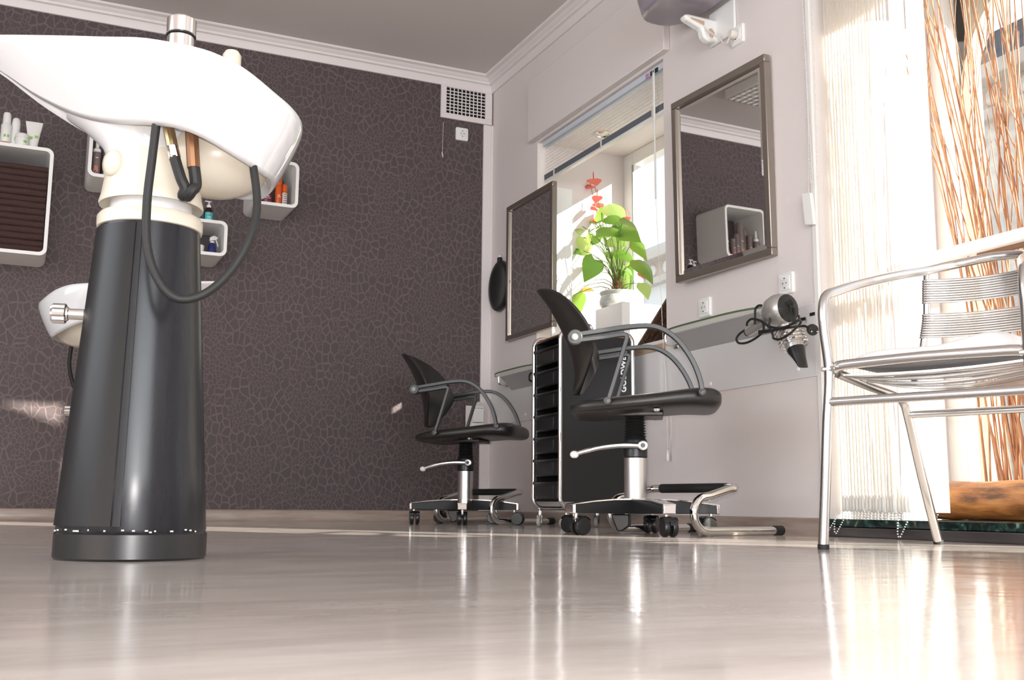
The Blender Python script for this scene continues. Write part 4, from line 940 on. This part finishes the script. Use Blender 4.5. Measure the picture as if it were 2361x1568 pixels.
# trays: bins with a rolled lip open to the front (-x)
nd = 7; zz0 = .125; step = .101
for i in range(nd):
    zb = zz0+i*step
    d = MB().box(-lx-.002, lx-.014, -ly+.012, ly-.012, zb, zb+.006).box(-lx-.002, -lx+.004, -ly+.012, ly-.012, zb, zb+.070).obj('drawer', m_black, t, bevel=.002)
    MB().box(-lx-.012, -lx+.002, -ly+.010, ly-.010, zb+.066, zb+.076).obj('drawer_lip', m_black, d, bevel=.004)
    MB().box(-lx-.004, -lx-.002, -ly+.07, ly-.02, zb+.008, zb+.060).obj('drawer_panel', mat('black_gloss', (.02, .02, .021), .18), d, bevel=.002)
    for s in (-1, 1): MB().box(-lx-.010, -lx+.006, s*(ly-.004)-.006, s*(ly-.004)+.006, zb+.066, zb+.080).obj('runner_clip', m_blacks, d, bevel=.002)
for x in (-lx+.03, lx-.03):
    for s in (-1, 1): 
        c = bpy.data.objects.new('castor', None); COL.objects.link(c); c.parent = t; c.location = (x, s*(ly+.004), 0); c.rotation_euler.z = R(20*s+30); c.empty_display_size = .02
        MB().lathe([(.008, -.008), (.022, -.008), (.0245, -.005), (.0245, .005), (.022, .008), (.008, .008)], 22, (-.014, 0, .0245), 'Y').obj('tyre', mat('grey_rubber', (.36, .35, .34), .5), c, smooth=40)
        MB().lathe([(.004, -.010), (.0145, -.0095), (.0145, .0095), (.004, .010)], 18, (-.014, 0, .0245), 'Y').obj('wheel_disc', m_chrome, c)
        MB().lathe([(.012, .048), (.014, .056), (.014, .074), (.009, .078)], 14).obj('swivel_head', m_chrome, c)
        for q in (-1, 1): MB().prism([(-.020, .018), (-.008, .018), (.010, .050), (-.010, .052)], q*.011-.0012, q*.011+.0012, lambda a, b, z: (a, z, b)).obj('fork_plate', m_chrome, c, smooth=0)
# push handle across the top rear
MB().tube(smooth_path([(-.02, -ly-.006, .872), (-.03, -ly-.004, .895), (-.03, -ly+.03, .905), (-.03, 0, .908), (-.03, ly-.03, .905), (-.03, ly+.004, .895), (-.02, ly+.006, .872)], 4), .0065, 10).obj('push_handle', m_chrome, t)
MB().tube([(-.03, -.085, .9065), (-.03, .085, .9065)], .0115, 12).obj('handle_grip', m_rubber, t)
text_obj('GOLDWELL', .036, mat('print_pure_white', (.85, .85, .85), .5), t, Matrix.Translation((.134, -ly-.0046, .705)) @ Matrix.Rotation(PI/2, 4, 'X') @ Matrix.Rotation(PI/2, 4, 'Z'), bold=.0014)

# ------------------------------------------------------------ venetian blind on the small window
t = thing('venetian_blind', 'white slatted blind pulled up at the top of the small window', 'blind', (W+.03, 4.63, 2.14))
xb_, y0, y1 = W+.035, 4.000, 5.262
wl(MB().box(xb_-.020, xb_+.020, y0, y1, 2.118, 2.148), 'head_rail', mat('pale_blue_grey_metal', (.62, .66, .72), .4), t, bevel=.003)
for i in range(9):
    z = 2.106-i*.0185
    sl = MB(); a = R(35)
    sec = [(-.0125, -.001), (0, .0012), (.0125, -.001), (.0125, -.0016), (0, .0006), (-.0125, -.0016)]
    sl.rings([[(xb_+p*math.cos(a)-q*math.sin(a), yy, z+p*math.sin(a)+q*math.cos(a)) for p, q in sec] for yy in (y0+.004, y1-.006)])
    wl(sl, 'slat', m_white, t, smooth=50)
for i in range(14): wl(MB().box(xb_-.013, xb_+.013, y0+.004, y1-.006, 1.921+i*.0022, 1.9222+i*.0022), 'stacked_slat', m_slatshade, t, smooth=0)
wl(MB().box(xb_-.014, xb_+.014, y0+.004, y1-.006, 1.908, 1.920), 'bottom_rail', m_white, t, bevel=.003)
for yy in (4.11, 4.60, 5.13):
    wl(MB().box(xb_-.018, xb_-.015, yy-.006, yy+.006, 1.906, 1.956), 'clip', m_cable, t)
    for dx in (-.016, .016): wl(MB().tube([(xb_+dx, yy, 2.12), (xb_+dx, yy, 1.92)], .0008, 5), 'ladder_cord', m_cable, t)
wl(MB().tube([(xb_-.028, 4.075, 2.115), (xb_-.030, 4.07, 1.90), (xb_-.030, 4.07, 1.50)], .0042, 8), 'tilt_wand', m_whitepl, t)
for yy, c in ((4.10, m_black), (4.06, m_black), (4.14, mat('pink_clip', (.5, .22, .45), .5))): wl(MB().box(xb_-.026, xb_-.020, yy-.012, yy+.012, 2.112, 2.134), 'rail_clip', c, t, bevel=.002)
pc = [(4.045, 2.11), (4.03, 1.5), (3.995, 1.0), (3.985, .82), (3.965, .60), (3.96, .35)]
wl(MB().tube(smooth_path([(W-.02, a, b) for a, b in pc], 4), .0013, 6), 'lift_cord', m_cable, t)
wl(MB().tube(smooth_path([(W-.02, 3.965, .60), (W-.02, 3.93, .46), (W-.02, 3.938, .38), (W-.02, 3.958, .345)], 4), .0013, 6), 'lift_cord', m_cable, t)
wl(MB().lathe([(.002, .340), (.006, .318), (.007, .300), (.003, .292)], 10, (W-.02, 3.96, 0)), 'cord_tassel', m_whitepl, t)

# ------------------------------------------------------------ vertical blind in the bay
t = thing('vertical_blind', 'cream vertical blind drawn aside at the edge of the shop window', 'blind', (2.65, 2.80, 2.38))
slat_me = {}
zb, zt = .085, 2.36
wl(MB().box(2.63, 2.67, 2.0, 2.975, 2.36, 2.395), 'top_rail', m_white, t, bevel=.003)
ys = [2.955-.0158*i for i in range(20)]
def vslat(y, ang, w=.089):
    n = 6; a = R(ang); rs = []
    for z in (zb, zt):
        f = []
        for k in range(n+1):
            u = -w/2+w*k/n; v = .006*(1-(2*u/w)**2)
            f.append((2.652+u*math.cos(a)-v*math.sin(a), y+u*math.sin(a)+v*math.cos(a), z))
        rs.append(f)
    return rs
rv = random.Random(11)
for i, y in enumerate(ys):
    ang = 42+rv.uniform(-4, 4)
    rs = vslat(y, ang); mb = MB().rings(rs, cap=False, close=False)
    o = wl(mb, 'vane', m_blind, t, smooth=60)
    a = R(ang)
    wl(MB().lathe([(.0015, .142), (.0050, .128), (.0056, .105), (.0046, .088), (.001, .084)], 8, (2.652-.030*math.cos(a), y-.030*math.sin(a)-.004, 0)), 'bottom_weight', m_whitepl, t, smooth=60)
for y, ang, x in ((2.605, 78, 0), (2.535, 84, .012)):
    o = wl(MB().rings([[(px+x, py, pz) for px, py, pz in r] for r in vslat(y, ang)], cap=False, close=False), 'vane', m_blind, t, smooth=60)
def bead_chain(pts, name='bead_chain', parent=None, tt=t, r=.0030, sp=.0088):
    P = smooth_path(pts, 8); mb = MB(); acc = 0; last = P[0]
    for p in P:
        while (p-last).length >= sp:
            last = last + (p-last).normalized()*sp; mb.sphere(last, r, (1, 1, 1), 6, 4)
    o = wl(mb, name, m_whitepl, tt, smooth=60); o['kind'] = 'stuff'; return o
for row in range(2):
    for i in range(len(ys)-1):
        x = 2.652-.036+row*.055; dip = .028+.012*rv.random()
        bead_chain([(x, ys[i], .086), (x-.003, ys[i]-.003, .086-dip), (x-.003, ys[i+1]+.003, .086-dip), (x, ys[i+1], .086)])
bead_chain([(2.62, 2.65, .086), (2.62, 2.61, .052), (2.62, 2.57, .064), (2.62, 2.53, .050), (2.62, 2.50, .086)])
for y, z in ((2.945, .018), (2.905, .012), (2.615, .008)):
    bead_chain([(2.565, y, .070), (2.562, y+.002, z+.01), (2.562, y-.006, z), (2.565, y-.014, z+.012), (2.60, y-.016, .075)])
# control chain and weighted cord at the wall's end
t2 = thing('blind_control', 'white bead chain loop and cord weight hanging beside the near mirror', 'cord', (W, 3.0, 1.2))
ca = [at(1848, 0, X=W-.02), at(1860, 200, X=W-.02), at(1867, 400, X=W-.02), at(1874, 418, X=W-.02), at(1884, 405, X=W-.02), at(1880, 200, X=W-.02), at(1869, 0, X=W-.02)]
ca[0].z += .3; ca[-1].z += .3
bead_chain([tuple(p) for p in ca], 'bead_chain', None, t2, .0022, .0075)
wl(MB().tube([ca[0]+Vector((.004, .006, 0)), at(1863, 250, X=W-.016), at(1876, 450, X=W-.016)], .0010, 6), 'cord', m_cable, t2)
wl(MB().tube([at(1863, 255, X=W-.016), at(1865, 450, X=W-.016)], .0010, 6), 'cord', m_cable, t2)
p0, p1 = at(1862, 447, X=W-.016), at(1888, 520, X=W-.016)
wl(MB().prism([(at(a, b, X=W).y, at(a, b, X=W).z) for a, b in ((1860, 448), (1881, 446), (1889, 519), (1868, 521))], W-.026, W-.010, lambda a, b, z: (z, a, b)), 'cord_weight', m_whitepl, t2, bevel=.003)

# ------------------------------------------------------------ rail, log and twigs in the bay
t = thing('wooden_rail', 'cream painted rail across the shop window behind the metal armchair', 'rail', (2.995, 2.4, 1.0))
wl(MB().prism([(2.972, .982), (2.985, .975), (3.015, .975), (3.018, 1.018), (3.000, 1.026), (2.978, 1.022)], 1.95, 2.965, lambda a, b, y: (a, y, b)), 'rail', m_white, t, bevel=.003)
wl(MB().box(2.985, 3.012, 1.95, 2.62, .962, .975), 'underside_shade', mat('rail_shade_brown', (.16, .075, .04), .6), t)  # brown strip painted as the shadow under the rail
rs = []; NL = 26
for i in range(13):
    y = 2.855-.95*i/12; k = 1+.03*math.sin(i*1.7)-.02*(i == 0)
    rs.append([(2.985+.0655*k*math.cos(2*PI*j/NL)*(1+.02*math.sin(3*j)), y, .1265+.0655*k*math.sin(2*PI*j/NL)) for j in range(NL)])
lg = MB().rings(rs).obj('log', m_log, smooth=50); tag(lg, 'thick peeled orange brown log lying on the green marble sill', 'log')
m_w = Matrix.Translation((-2.985, -2.4, -.06)); lg.data.transform(m_w); lg.location = (2.985, 2.4, .06)
rt_ = random.Random(5)
# planter box behind the log carries the twigs
tag(MB().box(3.065, 3.165, 2.30, 2.80, .06, .145).obj('twig_trough', m_white, bevel=.004), 'low white trough behind the log that holds the willow twigs', 'planter')
NT = 40
for i in range(NT):
    yb = 2.40+.33*(i+.5)/NT + rt_.uniform(-.02, .02); xb0 = rt_.uniform(3.085, 3.15)
    hgt = rt_.uniform(1.7, 2.15); lean = (yb-2.55)*.5 + rt_.uniform(-.22, .26); lx_ = rt_.uniform(-.30, .02)
    if i > NT-8: lean = abs(lean)*.25
    pts = []
    for k in range(7):
        a = k/6
        pts.append((min(xb0+lx_*a**1.4+rt_.uniform(-.010, .010), 3.185), min(yb+lean*a**1.2+rt_.uniform(-.014, .014), 2.975), .10+hgt*a))
    r0 = rt_.uniform(.0036, .0062); rad = [r0*(1-.62*k/6) for k in range(7)]
    mb = MB().tube(pts, rad, 6)
    for q in range(rt_.randint(1, 2)):
        k = rt_.randint(3, 5); p = Vector(pts[k]); d = Vector((rt_.uniform(-.06, .01), rt_.uniform(-.10, .10), rt_.uniform(.25, .5)))
        e = p+d; e.x = min(e.x, 3.185); e.y = min(e.y, 2.975)
        mb.tube([p, p+(e-p)*.5+Vector((0, rt_.uniform(-.01, .01), 0)), e], [r0*.45, r0*.35, r0*.2], 5)
    base = Vector(pts[0]); mb.v = [tuple(Vector(v)-base) for v in mb.v]
    o = mb.obj('willow_twig', m_twig, smooth=60, loc=tuple(base)); tag(o, 'long reddish willow twig standing among the bunch in the shop window', 'twig', 'willow twigs in the shop window')

# ------------------------------------------------------------ pot plant on the small window's sill
XP = 2.90
pot_c = at(1426, 690, X=XP)
bz = at(1434, 716, X=2.80).z
t = thing('plant_stand', 'plain white box pedestal under the pot plant on the window sill', 'stand', (2.92, pot_c.y+.05, WZ0))
cy0 = at(1434, 714, X=2.80).y
o = MB().box(-.12, .14, -.14, .14, .0035, pot_c.z-.055-WZ0).obj('box', m_white, t, bevel=.004)
t.location = (2.92, cy0+.14, WZ0)
t = thing('flowering_pot_plant', 'anthurium with heart shaped green leaves and red flowers in a grey pot', 'plant', (XP, pot_c.y, pot_c.z-.055))
zb0 = pot_c.z-.055
MB().lathe([(.080, .001), (.090, .006), (.101, .020), (.103, .040), (.098, .060), (.094, .070), (.099, .078), (.103, .086), (.100, .092), (.092, .092), (.090, .078)], 36).obj('pot', mat('grey_green_glazed_pot', (.44, .45, .42), .35, vary=(10, .22, (1, 1, 12))), t, smooth=50)
MB().lathe([(.090, .076), (.02, .080), (.001, .081)], 18).obj('soil', m_soil, t)
def heart_mesh():
    n = 12; V = []; F = []
    rows = [(-.12, .0), (-.16, .26), (-.05, .44), (.12, .50), (.32, .45), (.55, .33), (.78, .17), (1.0, .0)]
    rows = [(0.0, .0), (-.13, .27), (0.02, .46), (.2, .50), (.4, .43), (.62, .29), (.82, .14), (1.0, .0)]
    for l, w in rows:
        for s in (-1, 0, 1):
            y = s*w; ll = l if s else (max(l, 0) if l < .1 else l)
            V.append((ll, y, -.16*abs(y)**1.0*1.2 - .22*max(ll, 0)**2))
    for i in range(len(rows)-1):
        for s in (0, 1): F.append((i*3+s, i*3+s+1, i*3+s+4, i*3+s+3))
    return V, F
HV, HF = heart_mesh()
leaf_me = []
for m_ in m_leaf:
    me = bpy.data.meshes.new('leaf'); me.from_pydata(HV, [], HF); me.materials.append(m_); me.polygons.foreach_set('use_smooth', [True]*len(me.polygons)); leaf_me.append(me)
sp_me = bpy.data.meshes.new('spathe'); sp_me.from_pydata(HV, [], HF); sp_me.materials.append(m_spathe); sp_me.polygons.foreach_set('use_smooth', [True]*len(sp_me.polygons))
K = 240/1045.0
def cp(x, y, X): return at(1300+x*K, 400+y*K, X=X)
LEAVES = [(310,865,185,1090,130,1),(200,1000,200,1195,60,0),(105,1215,112,1445,115,0),(140,365,300,430,95,0),(60,350,150,440,90,0),(110,480,180,550,100,2),(355,520,240,585,60,1),(310,630,258,725,85,1),(368,540,600,565,85,0),(455,310,612,430,120,2),(440,430,590,470,85,0),(600,440,742,500,60,2),(580,560,740,630,115,0),(470,640,615,690,120,2),(545,765,712,860,80,0),(700,670,812,815,75,0),(745,865,905,1025,110,0),(635,920,670,1150,68,1),(575,1000,632,1150,75,2),(795,1100,855,1232,85,2),(380,390,262,500,95,0),(90,610,190,710,95,0),(90,745,195,790,60,1),(160,830,70,905,90,0),(180,890,75,945,65,2),(200,640,245,850,85,2),(690,850,590,905,95,2),(620,670,560,760,75,0),(110,1120,80,1225,65,0),(600,1000,650,1080,65,0),(520,1010,580,1060,55,0),(460,780,545,850,70,0),(150,1150,275,1130,55,3),(560,500,470,560,70,0),(260,600,200,690,80,0),(500,520,640,600,80,1),(400,640,330,560,70,0),(560,900,700,940,75,2)]
crown = Vector((XP, pot_c.y, zb0+.085)); rl = random.Random(4); inv_t = Matrix.Translation(-Vector(t.location))
for i, (x0, y0, x1, y1, w, k) in enumerate(LEAVES):
    X0 = XP + rl.uniform(-.10, .10)
    a, b = cp(x0, y0, X0), cp(x1, y1, X0 + rl.uniform(-.05, .01))
    d = b-a; L = d.length; wpx = (cp(x0+w, y0, X0)-cp(x0, y0, X0)).length*.95
    xa = d.normalized(); view = (CAM-a).normalized(); nrm = (view*.75 + Vector((0, 0, .65)) + Vector((rl.uniform(-.3, .3), rl.uniform(-.3, .3), 0)))
    za = (nrm - xa*nrm.dot(xa)).normalized(); ya = za.cross(xa)
    Mx = Matrix((xa*L, ya*wpx, za*L*.9)).transposed().to_4x4(); Mx.translation = a
    o = bpy.data.objects.new('leaf', leaf_me[k]); COL.objects.link(o); o.parent = t; o.matrix_basis = inv_t @ Mx
    mid = crown*.45 + a*.55 + Vector((0, 0, .03)); mid = Vector((mid.x, crown.y+(a.y-crown.y)*.35, mid.z))
    st = MB().tube(smooth_path([crown+Vector((rl.uniform(-.02, .02), rl.uniform(-.02, .02), 0)), mid, a], 3), [.0026]*4+[.0020]*3, 5).obj('leaf_stalk', m_stem, t, smooth=60); st.matrix_parent_inverse = inv_t
for (x, y, w, dx, dy) in ((310, 70, 75, 20, 30), (252, 130, 65, -25, 20), (330, 250, 55, -15, 40), (350, 310, 60, 25, 25), (300, 350, 60, -30, 5), (310, 465, 45, 20, 15), (640, 440, 40, 15, 10), (795, 1010, 60, 10, 35)):
    X0 = XP+rl.uniform(-.06, .06); a = cp(x-dx*.6, y-dy*.6, X0); b = cp(x+dx, y+dy, X0-.03); d = b-a; L = max(d.length, .035); xa = d.normalized()
    nrm = (CAM-a).normalized()*.6+Vector((0, 0, .8)); za = (nrm-xa*nrm.dot(xa)).normalized(); ya = za.cross(xa); wpx = (cp(x+w, y, X0)-cp(x, y, X0)).length
    Mx = Matrix((xa*L, ya*wpx, za*L*.6)).transposed().to_4x4(); Mx.translation = a
    o = bpy.data.objects.new('spathe', sp_me); COL.objects.link(o); o.parent = t; o.matrix_basis = inv_t @ Mx; o['label'] = 'red heart shaped flower'
    q = MB().tube([a, a+Vector((0, .002, .02)), a+Vector((0, .004, .042))], [.003, .003, .0015], 6).obj('spadix', m_spathe, t); q.matrix_parent_inverse = inv_t
    q = MB().tube(smooth_path([crown, crown*.4+a*.6+Vector((0, 0, -.01)), a], 3), .0016, 5).obj('flower_stalk', m_stem, t); q.matrix_parent_inverse = inv_t
mb = MB()
for i in range(60):
    a = rl.uniform(0, 2*PI); r = rl.uniform(.0, .045); p = crown+Vector((r*math.cos(a), r*math.sin(a), -.012)); e = p+Vector((r*.6*math.cos(a)+rl.uniform(-.02, .02), r*.6*math.sin(a)+rl.uniform(-.02, .02), rl.uniform(.03, .12)))
    mb.tube([p, (p+e)/2+Vector((rl.uniform(-.006, .006), rl.uniform(-.006, .006), 0)), e], [.003, .0025, .001], 4)
q = mb.obj('dry_roots', m_soil, t); q.matrix_parent_inverse = inv_t; q['kind'] = 'stuff'
# dark ribbed wooden board leaning at the right of the sill
t = thing('wooden_board', 'dark brown ribbed wooden board leaning at the right of the window sill', 'board', (2.70, 4.3, WZ0))
A, B, Cc = at(1480, 786, X=2.66), at(1536, 655, X=2.78), at(1545, 800, X=2.62)
pA = Vector((2.68, 4.42, WZ0+.006)); pB = Vector((2.80, 4.155, 1.185)); ux = (pB-pA); wdir = Vector((.30, -.03, -.06)); nn = -ux.cross(wdir).normalized()
NR = 12
for i in range(NR):
    o0 = pA+wdir*(i/NR); o1 = pA+wdir*((i+.86)/NR); q = nn*.012
    mb = MB().rings([[o0, o1, o1+q, o0+q], [o0+ux, o1+ux, o1+ux+q, o0+ux+q]])
    wl(mb, 'rib', m_dwood, t, smooth=0)
wl(MB().rings([[pA-nn*.004, pA+wdir-nn*.004, pA+wdir, pA], [pA+ux-nn*.004, pA+ux+wdir-nn*.004, pA+ux+wdir, pA+ux]]), 'backing', mat('tan_wood_edge', (.40, .24, .15), .6), t, smooth=0)

# ------------------------------------------------------------ aluminium armchair with cushion
t = thing('metal_armchair', 'polished aluminium tube armchair with slatted back near the shop window', 'chair', (1.773, 2.052, 0), R(22))
CYM = -.26
def mir(p): return (p[0], 2*CYM-p[1], p[2])
RT = .0125
half = [(0, 0, .012), (.002, -.010, .15), (.004, -.020, .30), (.004, -.030, .42), (-.006, -.026, .52), (-.010, -.026, .575), (.004, -.028, .612), (.040, -.040, .630), (.14, -.072, .664), (.28, -.105, .702), (.40, -.125, .730), (.475, -.165, .752), (.500, -.215, .762)]
path = smooth_path(half, 5); path2 = [Vector(mir(p)) for p in reversed(path)]
MB().tube(path + smooth_path([half[-1], (.505, CYM, .765), mir(half[-1])], 4)[1:-1] + path2, RT, 14).obj('front_leg_and_arm_tube', m_alup, t, smooth=60)
for f in (lambda p: p, mir):
    MB().lathe([(.0135, .0), (.0140, .003), (.0140, .012)], 14, f((0, 0, 0))).obj('foot_cap', m_rubber, t)
    rl_ = MB().tube(smooth_path([f(p) for p in ((.03, -.038, .425), (.20, -.036, .408), (.36, -.034, .395), (.42, -.034, .380), (.455, -.032, .335), (.52, -.030, .20), (.615, -.030, .010))], 5), RT, 12).obj('rear_leg', m_alup, t, smooth=60)
    MB().lathe([(.0135, .0), (.0140, .003), (.0140, .012)], 14, f((.617, -.030, 0))).obj('foot_cap', m_rubber, t)
    MB().tube([f((.415, -.118, .735)), f((.440, -.100, .60)), f((.430, -.085, .50)), f((.40, -.070, .42))], .0095, 10).obj('back_post', m_alup, t, smooth=60)
    for z in (.432,): MB().lathe([(.007, -.020), (.008, 0), (.006, .016)], 10, f((-.002, -.030, z)), 'Y').obj('bolt', m_chrome, t)
MB().tube([(.004, -.026, .352), mir((.004, -.026, .352))], .0110, 12).obj('front_stretcher', m_alup, t)
MB().tube([(.445, -.034, .350), mir((.445, -.034, .350))], .0100, 12).obj('rear_stretcher', m_alup, t)
# seat rail loop and curved slats
def seatz(x, yy): 
    k = (yy-CYM)/.225
    return .440 + .018*(-k) * 0 - .030*math.exp(-((x-.24)/.16)**2)*(1-k*k)
loop = [(.02, -.036, .434), (.012, -.055, .440), (.010, -.12, .442), (.008, CYM, .444)]
fr = smooth_path(loop + [mir(p) for p in reversed(loop[:-1])], 5)
MB().tube(fr, .0125, 12).obj('seat_front_rail', m_alup, t, smooth=60)
for i in range(8):
    x = .055+i*.050
    rs = []
    for q in range(13):
        yy = -.050+(2*CYM+.10)*q/12; z = seatz(x, yy)-.022
        rs.append([(x-.0225, yy, z), (x+.0225, yy, z), (x+.0225, yy, z+.005), (x-.0225, yy, z+.005)])
    MB().rings(rs).obj('seat_slat', m_alup, t, smooth=30)
# back bands of thin rods
for b, (z0, z1) in enumerate(((.645, .708), (.552, .618))):
    n = 10
    for i in range(n):
        z = z0+(z1-z0)*(i+.5)/n
        xx = lerp([(.5, .430), (.60, .440), (.735, .415)], z); yy = lerp([(.5, -.085), (.60, -.100), (.735, -.118)], z)
        P_ = [(xx-.010, yy-.004, z), (xx+.022, yy-.06, z), (xx+.040, CYM, z)]
        MB().tube(smooth_path([(xx-.004, yy+.009, z), P_[0], P_[1], P_[2], mir(P_[1]), mir(P_[0]), mir((xx-.004, yy+.009, z))], 4), .0034, 7).obj('back_rod', m_alup, t, smooth=60)
rs = []
for q in range(15):
    k = -1+2*q/14; yy = CYM+.205*k; e = (1-abs(k)**6)
    zb_ = .441-.010*(1-k*k); th = .044*e+.004 + .040*max(0, -k-.1)*e
    ring = []
    for j in range(20):
        a = 2*PI*j/20; ring.append((.235+.205*math.copysign(abs(math.cos(a))**.4, math.cos(a))*(1-.12*abs(k)**6), yy, zb_+th/2+th/2*math.copysign(abs(math.sin(a))**.6, math.sin(a))))
    rs.append(ring)
o = MB().rings(rs).obj('seat_cushion', mat('white_quilted_cushion', (.74, .73, .73), .85, bump=(60, .3, .004)), smooth=60)
tag(o, 'thin white seat cushion lying on the metal armchair', 'cushion'); o.location = t.location; o.rotation_euler = t.rotation_euler

# ------------------------------------------------------------ ceiling lamps (seen in the mirror)
for lx0, ly0, lab in ((.62, 5.16, 'square louvred ceiling lamp reflected in the near framed mirror'),):
    t = thing('ceiling_lamp', lab, 'lamp', (lx0, ly0, H), 0, None)
    MB().box(-.20, .20, -.20, .20, -.062, 0).obj('housing', m_white, t, bevel=.004)
    for i in range(8): MB().box(-.19, .19, -.185+i*.052, -.183+i*.052, -.072, -.060).obj('louvre', m_chrome, t, smooth=0)
    for i in range(8): MB().box(-.185+i*.052, -.183+i*.052, -.19, .19, -.0715, -.0605).obj('louvre', m_chrome, t, smooth=0)
